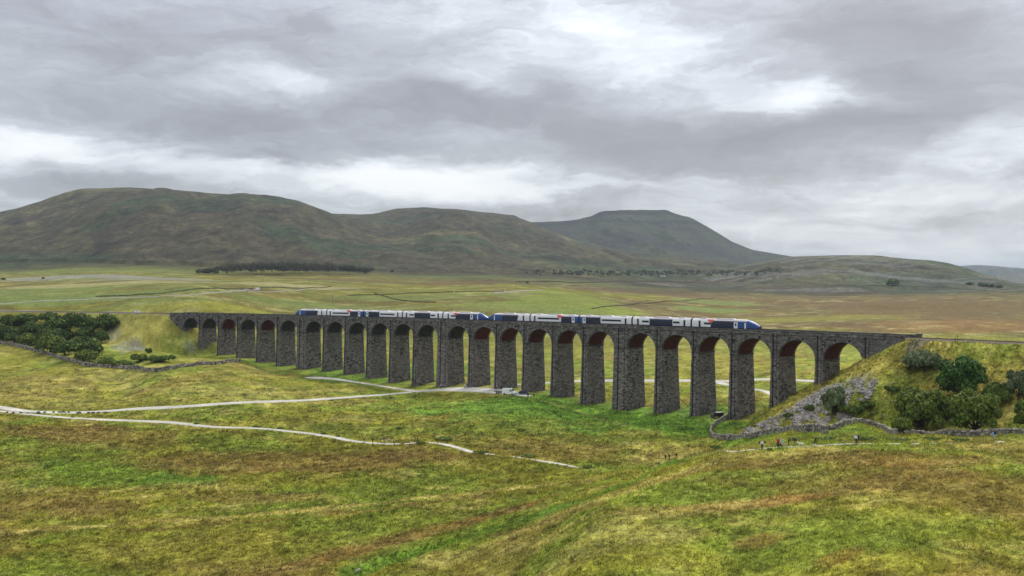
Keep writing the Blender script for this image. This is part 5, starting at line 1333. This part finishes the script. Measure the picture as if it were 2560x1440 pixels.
# ------------------------------------------------------------------ people
M_SKIN = simple('skin', (.48, .28, .20), .55, .05)
CL = {n_: simple(n_ + ' cloth', c, .85, .12, 20) for n_, c in dict(black=(.012, .012, .014), white=(.78, .78, .78), red=(.55, .035, .04), mint=(.42, .55, .52), navy=(.015, .022, .07), blue=(.12, .30, .72), grey=(.22, .22, .23),
      charcoal=(.04, .04, .045), khaki=(.30, .24, .15), green=(.07, .11, .06), purple=(.10, .08, .30), brown=(.08, .05, .035), sky=(.35, .55, .85), cream=(.62, .56, .44), skin=(.46, .28, .20)).items()}
M_SHOE = simple('dark shoes', (.03, .025, .02), .8)
M_HAIR = {n_: simple(n_ + ' hair', c, .8) for n_, c in dict(dark=(.02, .015, .012), brown=(.07, .04, .022), grey=(.35, .34, .33), fair=(.30, .20, .09))
          .items()}
BODY = {}
def body_mesh(pose):
    if pose in BODY: return BODY[pose]
    sw = {'stand': 0, 'walk': 1, 'stride': -1, 'lean': .3}[pose]; ln = .22 if pose == 'lean' else .03
    V, E, RD, PT = [], [], [], []
    def add(p, r, par, part):
        V.append(p); RD.append(r if hasattr(r, '__len__') else (r, r)); PT.append(part)
        if par is not None: E.append((par, len(V) - 1))
        return len(V) - 1
    pel = add((0, 0, .96), (.15, .12), None, 2)
    wa = add((0, ln * .3, 1.10), (.135, .105), pel, 1); ch = add((0, ln * .7, 1.28), (.165, .12), wa, 1); ub = add((0, ln, 1.42), (.12, .085), ch, 1)
    nk = add((0, ln + .01, 1.50), (.055, .055), ub, 0); jw = add((0, ln + .035, 1.575), (.075, .085), nk, 0); hd = add((0, ln + .025, 1.665), (.078, .098), jw, 0); cr = add((0, ln + .01, 1.735), (.055, .07), hd, 3)
    add((0, ln + .135, 1.635), (.014, .014), hd, 0)
    for s in (-1, 1): add((s * .088, ln + .02, 1.64), (.018, .02), hd, 0)
    for s in (-1, 1):
        a = sw * s * .16
        hp = add((s * .09, 0, .90), (.095, .10), pel, 2); kn = add((s * .095, a * .8 + abs(sw) * .05, .50), (.06, .065), hp, 2); an = add((s * .095, a * 1.7, .10 + (.05 if a < 0 else 0)), (.042, .045), kn, 2)
        he = add((s * .098, a * 1.7 + .03, .045 + (.04 if a < 0 else 0)), (.045, .04), an, 4); add((s * .105, a * 1.7 + .17, .035), (.045, .032), he, 4)
        sh = add((s * .185, ln, 1.40), (.062, .062), ub, 1); eb = add((s * .235, ln - a * .7, 1.14), (.048, .048), sh, 1); wr_ = add((s * .235, ln - a * .9 + .10, .915), (.034, .034), eb, 1)
        hn = add((s * .232, ln - a * .9 + .135, .845), (.028, .042), wr_, 0)
        for q in range(4):
            f1 = add((s * (.236 - .004 * q), ln - a * .9 + .165 - .021 * q, .79 - .006 * (q in (1, 2))), (.0095, .0095), hn, 0); add((s * (.224 - .004 * q), ln - a * .9 + .170 - .021 * q, .755 - .008 * (q in (1, 2))), (.008, .008), f1, 0)
        t1 = add((s * .215, ln - a * .9 + .175, .835), (.011, .011), hn, 0); add((s * .205, ln - a * .9 + .195, .80), (.009, .009), t1, 0)
    me = bpy.data.meshes.new('tmp'); me.from_pydata(V, E, []); ob = bpy.data.objects.new('tmp', me); COL.objects.link(ob)
    m = ob.modifiers.new('s', 'SKIN'); m.use_smooth_shade = True
    for q, sv in enumerate(me.skin_vertices[0].data): sv.radius = RD[q]; sv.use_root = (q == 0)
    m2 = ob.modifiers.new('u', 'SUBSURF'); m2.levels = 1; m2.render_levels = 1
    dg = bpy.context.evaluated_depsgraph_get(); out = bpy.data.meshes.new_from_object(ob.evaluated_get(dg)); out.name = 'body'
    bpy.data.objects.remove(ob)
    n = len(out.polygons); cen = np.empty(n * 3); out.polygons.foreach_get('center', cen); cen = cen.reshape(-1, 3)
    A = np.array([V[a] for a, b in E]); B = np.array([V[b] for a, b in E]); PE = np.array([PT[b] for a, b in E]); rr = np.array([max(RD[b]) for a, b in E])
    d = B - A; t = np.clip(((cen[:, None] - A) * d).sum(-1) / (d * d).sum(-1), 0, 1); dist = np.linalg.norm(cen[:, None] - A - t[..., None] * d, axis=-1) / rr ** .5
    mi = PE[np.argmin(dist, 1)]
    mi = np.where((mi == 0) & (cen[:, 2] > 1.62) & ((cen[:, 1] < ln - .01) | (cen[:, 2] > 1.71)), 3, mi)
    out.materials.clear()
    for _ in range(5): out.materials.append(M_SKIN)
    out.polygons.foreach_set('material_index', mi.astype(np.int32)); out.polygons.foreach_set('use_smooth', [True] * n); out.update()
    BODY[pose] = out; return out
def person(label, u, v, hpx, pose, top, bottom, hair='dark', face=0.0, ymin=62, group=None, legs=None, h=None):
    x, y = hit(u, v, ymin); h = h or min(1.92, max(1.70, 1.06 * hpx * y / F)); me = body_mesh(pose)
    o = link('person', me, None, (x, y, float(Zg(x, y)) + .06), R(face)); o.scale = (h / 1.78 * 1.25, h / 1.78 * 1.2, h / 1.72)
    for q, m in enumerate((M_SKIN, CL[top], CL[bottom], M_HAIR[hair], M_SHOE)):
        o.material_slots[q].link = 'OBJECT'; o.material_slots[q].material = m
    tag(o, label, 'person', group); return o
def backpack(label, p, mat):
    a = p.rotation_euler.z; f = Vector((-math.sin(a), math.cos(a), 0)); k = p.scale[0]
    o = empty('backpack', p.location + f * (-.20 * k) + Vector((0, 0, 1.02 * k)), a); tag(o, label, 'backpack')
    mb = MB(); mb.loft([[(x * w, y * t - .02, z) for (x, y) in ((-1, -1), (-.8, -1.25), (.8, -1.25), (1, -1), (1, 1), (-1, 1))] for (z, w, t) in ((0, .13, .07), (.06, .16, .10), (.30, .16, .10), (.42, .13, .085), (.47, .08, .05))]); mb.build('bag', mat, o)
    for s in (-1, 1): mb = MB(); mb.tube([(s * .1, .06, .42), (s * .11, .20, .44), (s * .12, .32, .30), (s * .12, .22, .08), (s * .11, .06, .06)], .018, 5); mb.build('strap', mat, o)
GP, GB = 'hikers on the lower footpath', 'people on the brow path'
p = person('hiker in a pale cap and dark jacket at the head of the footpath group', 911, 1109, 15, 'walk', 'charcoal', 'grey', 'fair', 90, group=GP)
person('hiker all in black walking apart, second on the lower footpath', 932, 1110, 16, 'stand', 'black', 'black', 'dark', 90, group=GP)
person('hiker in a grey top and dark green trousers beside the pair on the lower footpath', 951, 1107, 14, 'walk', 'grey', 'green', 'grey', 250, group=GP)
person('hiker in dark clothes side by side with one in pale clothes', 960, 1107, 15, 'stand', 'black', 'charcoal', 'dark', 270, group=GP)
person('hiker in pale grey clothes beside a dark-clothed companion', 966, 1108, 14, 'walk', 'grey', 'white', 'dark', 270, group=GP)
person('hiker in a black top and white trousers, last of the middle group', 981, 1107, 15, 'stand', 'black', 'white', 'dark', 100, group=GP)
p = person('hiker in a navy-purple jacket leaning towards a companion', 1037, 1106, 13, 'lean', 'purple', 'charcoal', 'fair', 275, group=GP)
person('hiker in a dark green coat close behind the navy-purple jacket', 1043, 1105, 13, 'walk', 'green', 'black', 'fair', 275, group=GP)
GT = 'dark-clothed walkers on the spur'
person('dark walker at the low end of the three on the grassy spur', 1664, 1152, 15, 'stride', 'black', 'black', 'dark', 120, group=GT)
person('slim dark walker in the middle of the three on the grassy spur', 1673, 1151, 16, 'stand', 'black', 'charcoal', 'dark', 120, group=GT)
person('broad dark walker highest of the three on the grassy spur', 1691, 1147, 15, 'walk', 'black', 'brown', 'dark', 120, group=GT)
person('walker in a white top and black trousers, first on the brow path', 1905, 1124, 19, 'stand', 'white', 'black', 'dark', 180, group=GB)
person('person in a red jacket and dark trousers with dogs on the brow path', 1945, 1119, 23, 'stand', 'red', 'charcoal', 'fair', 200, group=GB)
person('person in a mint top and cream trousers beside the red jacket', 1955, 1119, 22, 'stand', 'mint', 'cream', 'fair', 160, group=GB)
person('person in dark brown crouching slightly by the tan dog', 1971, 1116, 16, 'lean', 'brown', 'black', 'brown', 250, group=GB)
person('person in a black jacket with bare lower legs beside the white dog', 1987, 1116, 20, 'stand', 'charcoal', 'khaki', 'dark', 190, group=GB)
person('person in black striding along the brow path with a little white dog', 2038, 1115, 21, 'walk', 'black', 'black', 'grey', 265, group=GB)
person('person in a long white top half hidden in the rushes', 2139, 1110, 22, 'stand', 'white', 'charcoal', 'dark', 150, group=GB)
person('person in black close behind the one in the long white top', 2144, 1108.5, 22, 'stand', 'black', 'black', 'dark', 170, group=GB)
p = person('hiker in a sky blue jacket walking away past the large tree', 2484, 1105, 25, 'walk', 'sky', 'khaki', 'dark', 10, group=GB)
backpack('navy backpack on the hiker in the sky blue jacket', p, CL['navy'])
GV = 'people near the piers'
person('person in black standing at the edge of the clearing near the parked car', 1320, 995, 12, 'stand', 'black', 'black', 'dark', 200, 300, GV)
person('person in dark clothes standing on the grass farther from the parked car', 1335, 995, 12, 'stand', 'charcoal', 'black', 'dark', 160, 300, GV)
p = person('person in black bending at the clearing under the king pier', 1102, 973, 12, 'lean', 'black', 'charcoal', 'dark', 260, 300, GV); backpack('white backpack on the person bending under the king pier', p, CL['white'])
person('person in a dark coat next to the bending one under the king pier', 1107, 973.5, 12, 'stand', 'black', 'black', 'grey', 100, 300, GV)
p = person('second person in black under the king pier, carrying a white bag', 1112, 973, 11, 'stand', 'charcoal', 'black', 'grey', 90, 300, GV); backpack('small white bag on the person farthest along under the king pier', p, CL['white'])
person('person in a white shirt and dark shorts on the clearing', 1162, 971, 11, 'walk', 'white', 'charcoal', 'dark', 200, 300, GV)
person('person in a grey-green top close to the white shirt on the clearing', 1166.5, 970, 12, 'stand', 'green', 'grey', 'fair', 200, 300, GV)
person('lone dark figure on the grass above the wide track', 813, 991, 9, 'stand', 'black', 'brown', 'dark', 0, 300, GV, h=1.6)

# ------------------------------------------------------------------ dogs and sheep
def beast(name, cat, label, u, v, L, face, col, ymin=62, group=None, wool=1.0, dark_face=None, lift=.05):
    """L: length of the trunk in metres; a standing four-legged animal looking along +x"""
    key = ('beast', wool)
    if key not in BODY:
        V, E, RD = [], [], []
        def add(p_, r, par):
            V.append(p_); RD.append(r)
            if par is not None: E.append((par, len(V) - 1))
            return len(V) - 1
        w = wool
        c = add((0, 0, .62), (.17 * w, .19 * w), None); ch = add((.38, 0, .62), (.17 * w, .20 * w), c); rm = add((-.42, 0, .63), (.14 * w, .15 * w), c)
        nk = add((.56, 0, .78), (.10, .10), ch); hd = add((.70, 0, .92), (.09, .085), nk); mz = add((.86, 0, .86), (.05, .05), hd); add((.93, 0, .85), (.035, .035), mz)
        for s in (-1, 1): e = add((.66, s * .07, .98), (.03, .025), hd); add((.62, s * .11, .93), (.018, .03), e)
        tl = add((-.58, 0, .66), (.04, .04), rm); add((-.76, 0, .56 if w > 1.2 else .72), (.025, .025), tl)
        for s in (-1, 1):
            a = add((.38, s * .11, .45), (.07, .06), ch); b = add((.36, s * .11, .24), (.04, .04), a); d_ = add((.38, s * .11, .04), (.035, .035), b); add((.43, s * .11, .02), (.035, .022), d_)
            a = add((-.40, s * .11, .46), (.09, .07), rm); b = add((-.34, s * .11, .33), (.055, .05), a); k_ = add((-.47, s * .11, .20), (.035, .035), b); d_ = add((-.44, s * .11, .04), (.032, .032), k_); add((-.39, s * .11, .02), (.035, .022), d_)
        me = bpy.data.meshes.new('tmp'); me.from_pydata(V, E, []); ob = bpy.data.objects.new('tmp', me); COL.objects.link(ob)
        ob.modifiers.new('s', 'SKIN').use_smooth_shade = True
        for q, sv in enumerate(me.skin_vertices[0].data): sv.radius = RD[q]; sv.use_root = (q == 0)
        ob.modifiers.new('u', 'SUBSURF').levels = 1
        out = bpy.data.meshes.new_from_object(ob.evaluated_get(bpy.context.evaluated_depsgraph_get())); bpy.data.objects.remove(ob); out.materials.clear(); out.materials.append(M_SKIN); BODY[key] = out
    x, y = hit(u, v, ymin); o = link(name, BODY[key], None, (x, y, float(Zg(x, y)) + lift), R(face)); o.scale = (L,) * 3
    o.material_slots[0].link = 'OBJECT'; o.material_slots[0].material = col
    tag(o, label, cat, group); return o
F_CREAM, F_WHITE, F_BLACK, F_WOOL = simple('tan fur', (.50, .36, .20), .9), simple('white fur', (.74, .71, .66), .9), simple('black fur', (.015, .014, .013), .9), simple('sheep wool', (.60, .57, .50), .95)
beast('dog', 'dog', 'white dog lying stretched beside the person with bare lower legs', 2002, 1116.5, .85, 175, F_WHITE)
beast('dog', 'dog', 'tan dog between the mint top and the crouching person', 1964, 1118, .75, 20, F_CREAM)
beast('dog', 'dog', 'black dog at the feet of the person in the red jacket', 1949.5, 1119.8, .8, 200, F_BLACK)
beast('dog', 'dog', 'little white dog trotting by the striding person in black', 2036, 1117, .5, 180, F_WHITE)
beast('dog', 'dog', 'brown dog between the two people by the parked car', 1327, 995, .8, 10, simple('brown fur', (.2, .09, .03), .9), 300)
for (u, v) in [(1136, 732), (1150, 735), (1168, 731), (1183, 736), (1201, 733), (1225, 735), (1120, 741), (780, 708), (1060, 727), (1262, 728)]:
    beast('sheep', 'sheep', 'tiny white sheep grazing in the far field behind the train', u, v, 1.2, random.uniform(0, 360), F_WOOL, 560, 'sheep in the far field', 1.5, lift=.3)

# ------------------------------------------------------------------ lineside things, posts and poles
M_WOOD = simple('grey weathered wood', (.26, .23, .19), .9, .2, 8)
for (u, lb) in ((338, 'white lineside equipment cabinet nearer the trees'), (346.5, 'white lineside equipment cabinet nearer the viaduct')):
    sx0 = solve_s(u, 8.5); x, y = arc(sx0, 8.5); gz = max(float(Zg(x, y)), RAILZ - .9)
    o = empty('cabinet', (x, y, gz), R(-30)); tag(o, lb, 'cabinet', 'white lineside cabinets')
    mb = MB(); mb.box((0, 0, 1.05), (1.45, .8, 1.75)); mb.build('cabinet_body', M_WHITE, o)
    mb = MB(); mb.box((0, 0, 1.98), (1.6, .95, .1)); mb.build('lid', M_WHITE, o)
    mb = MB(); mb.box((0, 0, .0), (1.5, .85, .4)); mb.build('plinth', M_STEEL, o)
    for s in (-1, 1): mb = MB(); mb.box((s * .36, -.41, 1.05), (.66, .03, 1.6)); mb.build('cabinet_door', M_WHITE, o)
GFN = 'fence posts along the railway past the viaduct'
for q, u in enumerate((2302, 2318, 2340, 2366, 2402, 2432, 2466, 2492, 2524, 2550)):
    s = solve_s(u, 11.5); x, y = arc(s, 11.5); z = float(Zg(x, y))
    mb = MB(); mb.box((0, 0, .55), (.14, .14, 1.7), taper=.85); mb.box((0, 0, 1.42), (.17, .17, .05))
    tag(mb.build('fence_post', M_WOOD, None, (x, y, z), .3), NTH[q] + ' pale fence post along the railway from the viaduct end', 'fence post', GFN)
for (u, h, lb) in ((2388, 1.3, 'short dark lineside marker post on the near embankment'), (2393, 2.1, 'taller dark lineside marker post on the near embankment')):
    s = solve_s(u, .2); x, y = arc(s, .2); z = float(Zg(x, y))
    o = empty('marker_post', (x, y, z), arc_ang(s)); tag(o, lb, 'post')
    mb = MB(); mb.tube([(0, 0, -.5), (0, 0, h)], .07, 8); mb.build('post', M_IRON, o); mb = MB(); mb.box((0, -.07, h - .3), (.22, .03, .3)); mb.build('plate', M_IRON, o)
GPO = 'far wooden poles'
for (u, v, h, lb) in ((1028, 744, 8.5, 'pale wooden pole standing in the far field above the rear train'), (831, 760, 7.5, 'pale wooden pole in the field behind the tail carriage'), (1416, 722, 8, 'pale wooden pole on the far edge of the brown moor'), (2105, 745, 8, 'thin pole on the brown moor beyond the front train')):
    x, y = hit(u, v, 520); o = empty('pole', (x, y, float(Zg(x, y)))); tag(o, lb, 'pole', GPO)
    mb = MB(); mb.tube([(0, 0, -.5), (0, 0, h)], [.2, .14], 8); mb.build('mast', M_WOOD, o); mb = MB(); mb.box((0, 0, h - .4), (1.2, .1, .12)); mb.build('cross_arm', M_WOOD, o)

# ------------------------------------------------------------------ grass
g = np.random.default_rng(99)
N_T = 175000
yy_ = np.exp(g.uniform(math.log(74), math.log(430), N_T * 3)); keep = g.random(N_T * 3) < np.clip((yy_ / 200) ** .5, 0, 1) * np.clip((435 - yy_) / 200, 0, 1)
yy_ = yy_[keep][:N_T]; tt_ = g.uniform(-.64, .64, len(yy_)); xx_ = tt_ * yy_
den = fbm(xx_ / 2.6, yy_ / 2.2, 404, 3, .6)
s_, o_ = arc_inv(xx_, yy_)
k = (den > .22) & ~((s_ > -5) & (s_ < 395) & (o_ > -2) & (o_ < VW + 2))
for ob in COL.objects:                       # keep the trodden ways bare
    if ob.name.split('.')[0] == 'path':
        c_ = np.empty(len(ob.data.vertices) * 3); ob.data.vertices.foreach_get('co', c_); c_ = c_.reshape(-1, 5, 3)
        for q in range(0, len(c_), 2):
            mx, my = c_[q, 2, :2]; rr_ = np.hypot(*(c_[q, 0, :2] - c_[q, 4, :2])) / 2 + .6
            if my < 440: k &= (np.abs(xx_ - mx) > rr_) | (np.abs(yy_ - my) > rr_)
xx_, yy_ = xx_[k], yy_[k]; den = den[k]
gz_ = Zg(xx_, yy_)
def grid_col(x, y):
    t = x / y; i = np.clip(np.searchsorted(tf, t) - 1, 0, len(tf) - 2); j = np.clip(np.searchsorted(yf, y) - 1, 0, len(yf) - 2)
    return CC[j, i]
gc = grid_col(xx_, yy_)
NB = 4; n = len(xx_)
far_ = np.clip(yy_ / 120, .7, 2.2)[:, None]
hh = g.uniform(.18, .38, (n, 1)) * (.55 + 2.2 * (den[:, None] - .22)) * far_ ** .5
a = g.uniform(0, 6.283, (n, NB)); r0 = g.uniform(0, .26, (n, NB)) * far_; w = g.uniform(.05, .11, (n, NB)) * far_
bx, by = xx_[:, None] + r0 * np.cos(a), yy_[:, None] + r0 * np.sin(a)
le = g.uniform(.5, 1.3, (n, NB)) * hh; la = a + g.normal(size=(n, NB)) * .5
tipx, tipy = bx + le * np.cos(la) + .3 * hh, by + le * np.sin(la) - .2 * hh
p_ = la + 1.57
zb_ = gz_[:, None] - .05 + 0 * bx
V = np.stack([np.stack([bx - w * np.cos(p_), by - w * np.sin(p_), zb_], -1), np.stack([bx + w * np.cos(p_), by + w * np.sin(p_), zb_], -1), np.stack([tipx, tipy, zb_ + hh * g.uniform(.6, 1.1, (n, NB))], -1)], 2).reshape(-1, 3)
tint = gc[:, None, :] * g.uniform(.58, 1.78, (n, 1, 1)) * g.uniform(.7, 1.3, (n, NB, 1)) * 1.14; tint = tint + (STRAW - tint) * (g.random((n, NB, 1)) < .16) * .4
M_GRASS = leaf_mat('grass blades', (1, 1, 1), .4)
me = mesh_np('grass', V, np.arange(len(V)).reshape(-1, 3), M_GRASS, col=np.repeat(tint.reshape(-1, 3), 3, 0))
tag(link('grass', me), 'rough tussocky moor grass covering the near ground', 'grass', None, 'stuff')

# ------------------------------------------------------------------ haze
HAZE = True
if HAZE:
    M_HAZE = bpy.data.materials.new('haze'); M_HAZE.use_nodes = True; ht = M_HAZE.node_tree
    for n_ in list(ht.nodes): ht.nodes.remove(n_)
    pv = ht.nodes.new('ShaderNodeVolumePrincipled'); ho = ht.nodes.new('ShaderNodeOutputMaterial')
    pv.inputs['Color'].default_value = (.66, .82, 1.0, 1); pv.inputs['Density'].default_value = 4.4e-5; pv.inputs['Anisotropy'].default_value = .2
    ht.links.new(pv.outputs[0], ho.inputs['Volume'])
    zlo, zhi = float(ZZ.min()) - 4.0, max(float(ZZ.max()), CAMZ + 30) + 4
    xm = float(np.abs(XX).max()) + 30
    mb = MB(); mb.box((0, (yf[-1] - 60) / 2, (zlo + zhi) / 2), (2 * xm, yf[-1] + 160, zhi - zlo))
    o = mb.build('haze', M_HAZE); tag(o, 'thin pale haze veiling the far fells', 'haze', None, 'stuff'); o.display_type = 'WIRE'
